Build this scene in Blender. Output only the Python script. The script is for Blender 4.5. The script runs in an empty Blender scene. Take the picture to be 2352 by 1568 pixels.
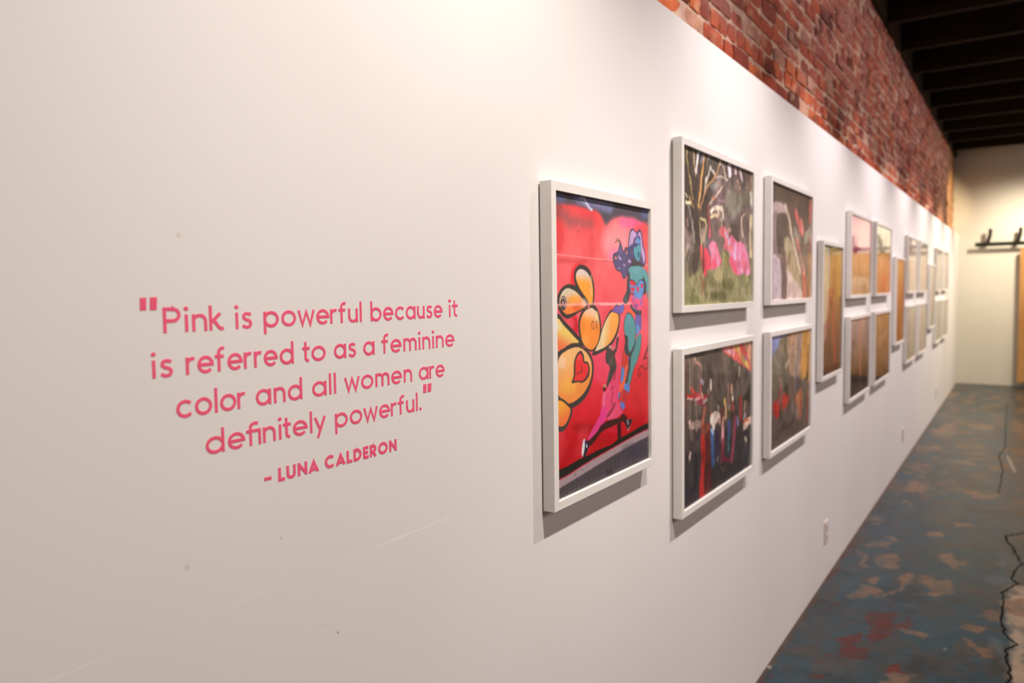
import bpy, bmesh, math, random
import numpy as np
from mathutils import Vector, Matrix

scene = bpy.context.scene
COL = scene.collection
rng = np.random.default_rng(7)
random.seed(7)

# ------------------------------------------------------------------ camera
CAM_F, CAM_YAW, CAM_PITCH, CAM_ROLL = 1765.176, math.radians(33.5486), math.radians(-3.7075), math.radians(-0.8467)
CAM_POS = Vector((0.87818, 0.0, 1.62506))
cam_data = bpy.data.cameras.new('camera')
cam = bpy.data.objects.new('camera', cam_data)
COL.objects.link(cam)
fwd = Vector((-math.sin(CAM_YAW) * math.cos(CAM_PITCH), math.cos(CAM_YAW) * math.cos(CAM_PITCH), math.sin(CAM_PITCH)))
r0 = Vector((math.cos(CAM_YAW), math.sin(CAM_YAW), 0))
u0 = r0.cross(fwd)
right = r0 * math.cos(CAM_ROLL) + u0 * math.sin(CAM_ROLL)
up = -r0 * math.sin(CAM_ROLL) + u0 * math.cos(CAM_ROLL)
cam.matrix_world = Matrix(((right.x, up.x, -fwd.x, CAM_POS.x), (right.y, up.y, -fwd.y, CAM_POS.y), (right.z, up.z, -fwd.z, CAM_POS.z), (0, 0, 0, 1)))
cam_data.sensor_width = 36.0
cam_data.lens = 36.0 * CAM_F / 2352.0
cam_data.clip_start = 0.02
cam_data.dof.use_dof = True
cam_data.dof.focus_distance = 1.45
cam_data.dof.aperture_fstop = 3.2
cam_data.dof.aperture_blades = 8
scene.camera = cam

# ------------------------------------------------------------------ exposure, world
scene.view_settings.view_transform = 'Standard'
scene.view_settings.look = 'None'
scene.view_settings.gamma = 1.0
scene.view_settings.use_curve_mapping = False
scene.view_settings.exposure = 0.06
world = bpy.data.worlds.new('world')
scene.world = world
world.use_nodes = True
world.node_tree.nodes['Background'].inputs[0].default_value = (0.02, 0.02, 0.022, 1)
world.node_tree.nodes['Background'].inputs[1].default_value = 1.0

# ------------------------------------------------------------------ lamps of the gallery, plus added wash and fill lights
def spot(name, loc, target, power, color, angle, blend, radius):
    d = bpy.data.lights.new(name, 'SPOT')
    d.energy = power; d.color = color; d.spot_size = math.radians(angle); d.spot_blend = blend; d.shadow_soft_size = radius
    o = bpy.data.objects.new(name, d); COL.objects.link(o)
    o.location = loc
    o.rotation_euler = (Vector(target) - Vector(loc)).to_track_quat('-Z', 'Y').to_euler()
    return o

def area(name, loc, target, power, color, sx, sy, spread=180):
    d = bpy.data.lights.new(name, 'AREA')
    d.shape = 'RECTANGLE'; d.size = sx; d.size_y = sy; d.energy = power; d.color = color; d.spread = math.radians(spread)
    o = bpy.data.objects.new(name, d); COL.objects.link(o)
    o.location = loc
    o.rotation_euler = (Vector(target) - Vector(loc)).to_track_quat('-Z', 'Y').to_euler()
    return o

for k, (y, p, c) in enumerate(((-.45, 42, (1, .91, .82)), (1.15, 262, (1, .92, .85)), (2.75, 258, (1, .90, .89)), (4.35, 240, (1, .885, .90)), (5.95, 240, (1, .88, .90)), (7.55, 255, (1, .88, .88)), (9.15, 295, (1, .89, .83)), (10.75, 370, (1, .89, .76)), (12.35, 420, (1, .87, .69)))):
    spot('track_spot', (1.2, y, 3.5), (-.05, y, .74), p * 1.07, c, 82, 1.0, .03)
spot('back_wall_spot', (1.5, 13.3, 3.45), (.7, 14.68, .9), 420, (1, .87, .66), 109, 1.0, .14)
spot('corner_spot', (1.0, 12.8, 3.1), (-.1, 14.0, 2.9), 170, (1, .75, .42), 42, .8, .04)
area('brick_wash', (2.6, 7.4, 3.4), (-.09, 7.4, 3.2), 22, (1, .78, .79), 13.0, .1, 44)  # added strip light to brighten the brick
for y in (1.0, 6.0, 11.0):
    area('room_fill', (5.2, y, 3.65), (4.4, y, 0), 85, (1, .82, .76), 1.2, 2.5)  # added soft fill for the whole room, no lamp seen there
area('room_fill', (3.2, -3.6, 2.9), (.3, 3.0, 1.3), 14, (1, .84, .76), 2.0, 1.2)  # added fill behind the viewer to lighten the frame sides


# ------------------------------------------------------------------ materials
def srgb(c):
    c = np.asarray(c, float)
    return np.where(c <= .04045, c / 12.92, ((c + .055) / 1.055) ** 2.4)

def lin(c):
    return srgb(np.array(c) / 255)

def rgba(h):
    return tuple(float(v) for v in lin(h)) + (1.0,)

def new_mat(name, color=None, rough=.5, spec=.5, metal=0.0):
    m = bpy.data.materials.new(name); m.use_nodes = True
    b = m.node_tree.nodes['Principled BSDF']
    if color: b.inputs['Base Color'].default_value = rgba(color)
    b.inputs['Roughness'].default_value = rough
    b.inputs['Specular IOR Level'].default_value = spec
    b.inputs['Metallic'].default_value = metal
    return m, m.node_tree.nodes, m.node_tree.links, b

def add_noise(m, nodes, links, bsdf, c1, c2, scale, detail=4, bump=0.0, bscale=None, dist=.002, stretch=None):
    tc = nodes.new('ShaderNodeTexCoord'); src = tc.outputs['Object']
    if stretch:
        mp = nodes.new('ShaderNodeMapping'); mp.inputs['Scale'].default_value = stretch
        links.new(src, mp.inputs['Vector']); src = mp.outputs['Vector']
    n = nodes.new('ShaderNodeTexNoise'); n.inputs['Scale'].default_value = scale; n.inputs['Detail'].default_value = detail
    links.new(src, n.inputs['Vector'])
    r = nodes.new('ShaderNodeValToRGB')
    r.color_ramp.elements[0].position = .35; r.color_ramp.elements[0].color = rgba(c1)
    r.color_ramp.elements[1].position = .65; r.color_ramp.elements[1].color = rgba(c2)
    links.new(n.outputs['Fac'], r.inputs['Fac']); links.new(r.outputs['Color'], bsdf.inputs['Base Color'])
    if bump:
        n2 = nodes.new('ShaderNodeTexNoise'); n2.inputs['Scale'].default_value = bscale or scale * 4; n2.inputs['Detail'].default_value = 3
        links.new(src, n2.inputs['Vector'])
        bp = nodes.new('ShaderNodeBump'); bp.inputs['Strength'].default_value = bump; bp.inputs['Distance'].default_value = dist
        links.new(n2.outputs['Fac'], bp.inputs['Height']); links.new(bp.outputs['Normal'], bsdf.inputs['Normal'])
    return r

def attr_mat(name, attr, rough, spec, noise=0.0, nscale=60, bump=0.0, bscale=80, dist=.002):
    m, nodes, links, b = new_mat(name, None, rough, spec)
    a = nodes.new('ShaderNodeAttribute'); a.attribute_name = attr
    out = a.outputs['Color']
    if noise:
        tc = nodes.new('ShaderNodeTexCoord')
        n = nodes.new('ShaderNodeTexNoise'); n.inputs['Scale'].default_value = nscale; n.inputs['Detail'].default_value = 5
        links.new(tc.outputs['Object'], n.inputs['Vector'])
        mr = nodes.new('ShaderNodeMapRange'); mr.inputs['To Min'].default_value = 1 - noise; mr.inputs['To Max'].default_value = 1 + noise
        mr.inputs['From Min'].default_value = .25; mr.inputs['From Max'].default_value = .75
        links.new(n.outputs['Fac'], mr.inputs['Value'])
        mx = nodes.new('ShaderNodeVectorMath'); mx.operation = 'SCALE'
        links.new(out, mx.inputs[0]); links.new(mr.outputs['Result'], mx.inputs['Scale'])
        out = mx.outputs['Vector']
    links.new(out, b.inputs['Base Color'])
    if bump:
        tc = nodes.new('ShaderNodeTexCoord')
        n2 = nodes.new('ShaderNodeTexNoise'); n2.inputs['Scale'].default_value = bscale; n2.inputs['Detail'].default_value = 6
        links.new(tc.outputs['Object'], n2.inputs['Vector'])
        bp = nodes.new('ShaderNodeBump'); bp.inputs['Strength'].default_value = bump; bp.inputs['Distance'].default_value = dist
        links.new(n2.outputs['Fac'], bp.inputs['Height']); links.new(bp.outputs['Normal'], b.inputs['Normal'])
    return m

# white gallery wall: roller-painted plaster with a few nail specks and one long scratch
WALL, wn, wl, wb = new_mat('white_wall_paint', (218, 213, 207), .62, .3)
ramp = add_noise(WALL, wn, wl, wb, (217, 212, 209), (220, 216, 213), 1.3, 3, .12, 170, .0012)
def wall_marks():
    prev = ramp.outputs['Color']
    geo = wn.new('ShaderNodeNewGeometry')
    for (y, z, r, c) in ((.820, 1.0982, .0018, (90, 80, 64)), (.7166, 1.2775, .0026, (189, 179, 170)), (.5756, 1.7014, .0045, (206, 198, 190)), (.5681, 1.2806, .0045, (202, 193, 185)), (.7948, 1.1196, .0012, (154, 140, 124)), (1.08, 1.30, .0014, (180, 168, 152))):
        d = wn.new('ShaderNodeVectorMath'); d.operation = 'DISTANCE'; d.inputs[1].default_value = (0, y, z)
        wl.new(geo.outputs['Position'], d.inputs[0])
        mr = wn.new('ShaderNodeMapRange'); mr.inputs['From Min'].default_value = r * .5; mr.inputs['From Max'].default_value = r
        mr.inputs['To Min'].default_value = 1; mr.inputs['To Max'].default_value = 0
        wl.new(d.outputs['Value'], mr.inputs['Value'])
        mx = wn.new('ShaderNodeMixRGB'); mx.inputs['Color2'].default_value = rgba(c)
        wl.new(mr.outputs['Result'], mx.inputs['Fac']); wl.new(prev, mx.inputs['Color1']); prev = mx.outputs['Color']
    # taped plasterboard joint showing as a faint pale ridge half way up the wall
    sep = wn.new('ShaderNodeSeparateXYZ'); wl.new(geo.outputs['Position'], sep.inputs[0])
    sub = wn.new('ShaderNodeMath'); sub.operation = 'SUBTRACT'; sub.inputs[1].default_value = 1.208; wl.new(sep.outputs['Z'], sub.inputs[0])
    ab = wn.new('ShaderNodeMath'); ab.operation = 'ABSOLUTE'; wl.new(sub.outputs[0], ab.inputs[0])
    mr = wn.new('ShaderNodeMapRange'); mr.inputs['From Min'].default_value = .0003; mr.inputs['From Max'].default_value = .0016; mr.inputs['To Min'].default_value = .75; mr.inputs['To Max'].default_value = 0
    wl.new(ab.outputs[0], mr.inputs['Value'])
    nn = wn.new('ShaderNodeTexNoise'); nn.noise_dimensions = '1D'; nn.inputs['Scale'].default_value = 4.5; nn.inputs['Detail'].default_value = 1; wl.new(sep.outputs['Y'], nn.inputs['W'])
    m2 = wn.new('ShaderNodeMapRange'); m2.inputs['From Min'].default_value = .42; m2.inputs['From Max'].default_value = .6; wl.new(nn.outputs['Fac'], m2.inputs['Value'])
    mu = wn.new('ShaderNodeMath'); mu.operation = 'MULTIPLY'; wl.new(mr.outputs['Result'], mu.inputs[0]); wl.new(m2.outputs['Result'], mu.inputs[1])
    mx = wn.new('ShaderNodeMixRGB'); mx.inputs['Color2'].default_value = rgba((236, 231, 224))
    wl.new(mu.outputs[0], mx.inputs['Fac']); wl.new(prev, mx.inputs['Color1']); prev = mx.outputs['Color']
    wl.new(prev, wb.inputs['Base Color'])
wall_marks()

BACKWALL, n_, l_, b_ = new_mat('cream_wall_paint', (216, 210, 198), .7, .3)
add_noise(BACKWALL, n_, l_, b_, (214, 208, 196), (218, 213, 202), 1.0, 3, .2, 60, .002)
DARKWALL, n_, l_, b_ = new_mat('grey_wall_paint', (138, 133, 128), .8, .2)
add_noise(DARKWALL, n_, l_, b_, (133, 127, 122), (143, 138, 133), 1.0)
FRAMEM, n_, l_, b_ = new_mat('white_frame_lacquer', (220, 215, 208), .42, .4)
add_noise(FRAMEM, n_, l_, b_, (219, 214, 207), (222, 218, 212), 20)
BACKING, n_, l_, b_ = new_mat('dark_backing_board', (58, 48, 40), .8, .2)
VINYL, n_, l_, b_ = new_mat('pink_vinyl', (224, 73, 110), .45, .35)
add_noise(VINYL, n_, l_, b_, (226, 84, 116), (230, 90, 122), 8)
PLATE, n_, l_, b_ = new_mat('outlet_plastic', (207, 196, 186), .4, .45)
SLOT, n_, l_, b_ = new_mat('outlet_slot', (42, 37, 34), .6, .3)
BLACKM, n_, l_, b_ = new_mat('black_painted_steel', (20, 19, 15), .45, .4)
OAK, n_, l_, b_ = new_mat('orange_pine', (181, 131, 74), .5, .35)
add_noise(OAK, n_, l_, b_, (168, 116, 60), (193, 145, 90), 3.0, 6, .15, 40, .002, (6, 6, .5))
JOIST, n_, l_, b_ = new_mat('dark_stained_timber', (36, 27, 17), .85, .15)
add_noise(JOIST, n_, l_, b_, (30, 21, 10), (44, 31, 15), 3.0, 5, .3, 30, .003, (.6, 5, 5))
DECK, n_, l_, b_ = new_mat('black_ceiling_boards', (20, 21, 15), .9, .1)
add_noise(DECK, n_, l_, b_, (16, 17, 12), (26, 26, 19), 3.0, 5)
BRICK = attr_mat('old_red_brick', 'paint', .88, .2, .20, 45, .7, 38, .006)
MORTAR, n_, l_, b_ = new_mat('lime_mortar', (192, 160, 136), .95, .1)
add_noise(MORTAR, n_, l_, b_, (173, 140, 126), (210, 182, 156), 12.0, 5, .6, 60, .006)
FLOORM = attr_mat('worn_painted_concrete', 'paint', .34, .30, .16, 14, .25, 30, .004)
PRINT = attr_mat('photographic_print', 'paint', .5, .25)

def glass_mat():
    m = bpy.data.materials.new('picture_glass'); m.use_nodes = True
    n, l = m.node_tree.nodes, m.node_tree.links
    n.clear()
    out = n.new('ShaderNodeOutputMaterial'); mix = n.new('ShaderNodeMixShader')
    tr = n.new('ShaderNodeBsdfTransparent'); gl = n.new('ShaderNodeBsdfGlossy'); gl.inputs['Roughness'].default_value = .012
    fr = n.new('ShaderNodeFresnel'); fr.inputs['IOR'].default_value = 1.5
    geo = n.new('ShaderNodeNewGeometry'); inv = n.new('ShaderNodeMath'); inv.operation = 'SUBTRACT'; inv.inputs[0].default_value = 1
    mul = n.new('ShaderNodeMath'); mul.operation = 'MULTIPLY'
    l.new(geo.outputs['Backfacing'], inv.inputs[1]); l.new(fr.outputs['Fac'], mul.inputs[0]); l.new(inv.outputs[0], mul.inputs[1])
    l.new(mul.outputs[0], mix.inputs['Fac']); l.new(tr.outputs[0], mix.inputs[1]); l.new(gl.outputs[0], mix.inputs[2])
    l.new(mix.outputs[0], out.inputs['Surface'])
    return m
GLASS = glass_mat()

# ------------------------------------------------------------------ mesh helpers
class MB:
    def __init__(self):
        self.v, self.f = [], []
    def box(self, x0, x1, y0, y1, z0, z1):
        b = len(self.v)
        self.v += [(x0, y0, z0), (x1, y0, z0), (x1, y1, z0), (x0, y1, z0), (x0, y0, z1), (x1, y0, z1), (x1, y1, z1), (x0, y1, z1)]
        self.f += [tuple(b + i for i in q) for q in ((0, 3, 2, 1), (4, 5, 6, 7), (0, 1, 5, 4), (1, 2, 6, 5), (2, 3, 7, 6), (3, 0, 4, 7))]
        return self
    def prism_x(self, pts, x0, x1):
        """polygon in (y,z), counter-clockwise seen from +x, extruded x0..x1"""
        a = sum(pts[i][0] * pts[(i + 1) % len(pts)][1] - pts[(i + 1) % len(pts)][0] * pts[i][1] for i in range(len(pts)))
        if a < 0: pts = pts[::-1]
        b = len(self.v); n = len(pts)
        self.v += [(x0, p[0], p[1]) for p in pts] + [(x1, p[0], p[1]) for p in pts]
        self.f.append(tuple(b + n + i for i in range(n))); self.f.append(tuple(b + n - 1 - i for i in range(n)))
        for i in range(n):
            j = (i + 1) % n
            self.f.append((b + i, b + j, b + n + j, b + n + i))
        return self
    def ribbon_x(self, pts, w, x0, x1, closed=False):
        """flat stroke of width w along a polyline in the (y,z) plane"""
        P = [Vector(p) for p in pts]; n = len(P)
        L, Rr = [], []
        for i in range(n):
            a = P[i - 1] if (i > 0 or closed) else None
            c = P[(i + 1) % n] if (i < n - 1 or closed) else None
            d1 = (P[i] - a).normalized() if a is not None else None
            d2 = (c - P[i]).normalized() if c is not None else None
            if d1 is None: d1 = d2
            if d2 is None: d2 = d1
            n1 = Vector((-d1.y, d1.x)); n2 = Vector((-d2.y, d2.x))
            m = (n1 + n2)
            m = m.normalized() if m.length > 1e-6 else n1
            k = min(1 / max(m.dot(n1), .3), 2.2)
            L.append(P[i] + m * (w / 2 * k)); Rr.append(P[i] - m * (w / 2 * k))
        b = len(self.v)
        for i in range(n):
            self.v += [(x1, L[i].x, L[i].y), (x1, Rr[i].x, Rr[i].y), (x0, L[i].x, L[i].y), (x0, Rr[i].x, Rr[i].y)]
        m_ = n if closed else n - 1
        for i in range(m_):
            p, q = b + 4 * i, b + 4 * ((i + 1) % n)
            self.f += [(p, p + 1, q + 1, q), (p + 2, p, q, q + 2), (p + 1, p + 3, q + 3, q + 1), (p + 3, p + 2, q + 2, q + 3)]
        if not closed:
            p = b; q = b + 4 * (n - 1)
            self.f += [(p, p + 2, p + 3, p + 1), (q, q + 1, q + 3, q + 2)]
        return self
    def tube(self, path, r, seg=10, cap=True):
        P = [Vector(p) for p in path]; rs = r if isinstance(r, (list, tuple)) else [r] * len(P)
        b = len(self.v); ref = Vector((0, 1, 0))
        for i, p in enumerate(P):
            d = (P[min(i + 1, len(P) - 1)] - P[max(i - 1, 0)]).normalized()
            s = d.cross(ref); s = s.normalized() if s.length > 1e-5 else Vector((1, 0, 0)); t = d.cross(s)
            for k in range(seg):
                a = 2 * math.pi * k / seg
                self.v.append(tuple(p + (s * math.cos(a) + t * math.sin(a)) * rs[i]))
        for i in range(len(P) - 1):
            for k in range(seg):
                p, q = b + i * seg + k, b + i * seg + (k + 1) % seg
                self.f.append((p, q, q + seg, p + seg))
        if cap:
            self.f.append(tuple(b + k for k in range(seg))[::-1]); e = b + (len(P) - 1) * seg
            self.f.append(tuple(e + k for k in range(seg)))
        return self
    def build(self, name, mat, parent=None, loc=None, bevel=0.0):
        me = bpy.data.meshes.new(name); me.from_pydata(self.v, [], self.f); me.update()
        bm = bmesh.new(); bm.from_mesh(me); bmesh.ops.recalc_face_normals(bm, faces=bm.faces)
        if bevel:
            bmesh.ops.bevel(bm, geom=[e for e in bm.edges if e.calc_face_angle(0) > .5], offset=bevel, segments=2, affect='EDGES', profile=.5)
        bm.to_mesh(me); bm.free()
        me.materials.append(mat)
        return link(name, me, parent, loc)

def link(name, me, parent=None, loc=None):
    o = bpy.data.objects.new(name, me); COL.objects.link(o)
    if parent is not None: o.parent = parent
    if loc is not None: o.location = loc
    return o

def thing(name, label, cat, loc, group=None):
    o = bpy.data.objects.new(name, None); COL.objects.link(o)
    o.empty_display_size = .05
    o.location = loc; o['label'] = label; o['category'] = cat
    if group: o['group'] = group
    return o

def struct(o, label=None, cat=None):
    o['kind'] = 'structure'
    if label: o['label'] = label
    if cat: o['category'] = cat
    return o

def set_colors(me, lin):
    a = me.color_attributes.new('paint', 'FLOAT_COLOR', 'POINT')
    c = np.ones((len(me.vertices), 4), np.float32); c[:, :3] = lin
    a.data.foreach_set('color', c.ravel())

def grid_mesh(name, P, nu, nv):
    """P: (nv*nu,3) array, row-major"""
    me = bpy.data.meshes.new(name)
    i = np.arange((nv - 1) * (nu - 1)); r, c = i // (nu - 1), i % (nu - 1); a = r * nu + c
    quads = np.stack([a, a + 1, a + nu + 1, a + nu], 1).astype(np.int32)
    me.vertices.add(len(P)); me.vertices.foreach_set('co', np.ascontiguousarray(P, np.float32).ravel())
    me.loops.add(quads.size); me.loops.foreach_set('vertex_index', quads.ravel())
    me.polygons.add(len(quads)); me.polygons.foreach_set('loop_start', np.arange(0, quads.size, 4, dtype=np.int32))
    me.update(calc_edges=True); me.validate()
    return me

# ------------------------------------------------------------------ numpy noise + shape painter
def vnoise(x, y, seed):
    r = np.random.default_rng(seed).random((256, 256))
    xi, yi = np.floor(x).astype(int), np.floor(y).astype(int); fx, fy = x - xi, y - yi
    fx = fx * fx * (3 - 2 * fx); fy = fy * fy * (3 - 2 * fy)
    g = lambda a, b: r[a % 256, b % 256]
    return (g(xi, yi) * (1 - fx) + g(xi + 1, yi) * fx) * (1 - fy) + (g(xi, yi + 1) * (1 - fx) + g(xi + 1, yi + 1) * fx) * fy

def fbm(x, y, seed, octaves=4):
    s, a, t = 0, 1.0, 0
    for o in range(octaves):
        s = s + a * vnoise(x * 2 ** o, y * 2 ** o, seed + o); t += a; a *= .55
    return s / t

def sstep(a, b, x):
    t = np.clip((x - a) / (b - a), 0, 1); return t * t * (3 - 2 * t)

def smooth_path(P, closed, n=5):
    P = np.asarray(P, float); m = len(P)
    if m < 3: return P
    out = []
    rngi = range(m) if closed else range(m - 1)
    for i in rngi:
        if closed: p0, p1, p2, p3 = P[i - 1], P[i], P[(i + 1) % m], P[(i + 2) % m]
        else: p0, p1, p2, p3 = P[max(i - 1, 0)], P[i], P[i + 1], P[min(i + 2, m - 1)]
        for k in range(n):
            t = k / n
            out.append(.5 * (2 * p1 + (p2 - p0) * t + (2 * p0 - 5 * p1 + 4 * p2 - p3) * t * t + (3 * p1 - p0 - 3 * p2 + p3) * t ** 3))
    if not closed: out.append(P[-1])
    return np.array(out)

def seg_dist(X, Y, P, closed):
    d = np.full(X.shape, 1e9); n = len(P)
    for i in range(n if closed else n - 1):
        a, b = P[i], P[(i + 1) % n]; ab = b - a; L = ab @ ab + 1e-18
        t = np.clip(((X - a[0]) * ab[0] + (Y - a[1]) * ab[1]) / L, 0, 1)
        d = np.minimum(d, (X - a[0] - t * ab[0]) ** 2 + (Y - a[1] - t * ab[1]) ** 2)
    return np.sqrt(d)

def inside(X, Y, P):
    r = np.zeros(X.shape, bool); n = len(P)
    for i in range(n):
        x1, y1 = P[i]; x2, y2 = P[(i + 1) % n]
        if y1 == y2: continue
        c = (y1 > Y) != (y2 > Y)
        r ^= c & (X < (x2 - x1) * (Y - y1) / (y2 - y1) + x1)
    return r

class Painter:
    """paints soft shapes on scattered points X,Y (metres); colours kept display-referred until the end"""
    def __init__(self, X, Y):
        self.X, self.Y = X, Y; self.c = np.zeros((len(X), 3))
    def mask(self, P, closed, half, soft):
        m = half + soft
        sel = np.where((self.X > P[:, 0].min() - m) & (self.X < P[:, 0].max() + m) & (self.Y > P[:, 1].min() - m) & (self.Y < P[:, 1].max() + m))[0]
        if len(sel) == 0: return sel, None
        X, Y = self.X[sel], self.Y[sel]
        d = seg_dist(X, Y, P, closed)
        if closed: d = np.where(inside(X, Y, P), -d, d)
        else: d = d - half
        return sel, 1 - sstep(-soft * .5, soft * .5, d)
    def put(self, sel, a, col):
        self.c[sel] = self.c[sel] * (1 - a[:, None]) + col * a[:, None]

def hx(c):
    return np.array(c) / 255

def paint_print(shapes, W, H, nu, nv, warp=0.0, grain=.05):
    u, v = np.meshgrid(np.linspace(0, 1, nu), np.linspace(0, 1, nv))
    X0, Y0 = (u * W).ravel(), (v * H).ravel()
    X = X0 + warp * (fbm(X0 / .016, Y0 / .016, 211) - .5) * 2; Y = Y0 + warp * (fbm(X0 / .016 + 5, Y0 / .022, 223) - .5) * 2
    pt = Painter(X, Y)
    conv = lambda q: np.array(q, float).reshape(-1, 2) / 1000 * (W, H)
    for s in shapes:
        if s[0] == 'g':
            st = sorted(s[1]); ys = [a / 1000 * H for a, _ in st]; cs = np.array([hx(c) for _, c in st])
            for k in range(3): pt.c[:, k] = np.interp(Y, ys, cs[:, k])
        elif s[0] == 'p':
            P = conv(s[1])
            if s[5]: P = smooth_path(P, True)
            sel, a = pt.mask(P, True, 0, s[3] / 1000)
            if a is None: continue
            col = hx(s[2])
            if len(s) > 6:
                A, B = conv(s[7]); d = B - A
                t = np.clip(((X[sel] - A[0]) * d[0] + (Y[sel] - A[1]) * d[1]) / (d @ d), 0, 1)[:, None]; t = t * t * (3 - 2 * t)
                col = col * (1 - t) + hx(s[6]) * t
            pt.put(sel, a * s[4], col)
        elif s[0] == 's':
            P = conv(s[1])
            if s[6]: P = smooth_path(P, False)
            sel, a = pt.mask(P, False, s[2] / 2000, s[4] / 1000)
            if a is None: continue
            pt.put(sel, a * s[5], hx(s[3]))
        elif s[0] == 'n':
            f = fbm(X / s[2], Y / s[2] * s[7], s[6])
            pt.put(np.arange(len(X)), sstep(s[3], s[4], f) * s[5], hx(s[1]))
    pt.c *= (1 + grain * 2 * (fbm(X0 / .030, Y0 / .045, 5, 5) - .5) + grain * 1.2 * (fbm(X0 / .009, Y0 / .012, 15) - .5))[:, None]
    return X0, Y0, srgb(np.clip(pt.c, 0, 1))

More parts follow.
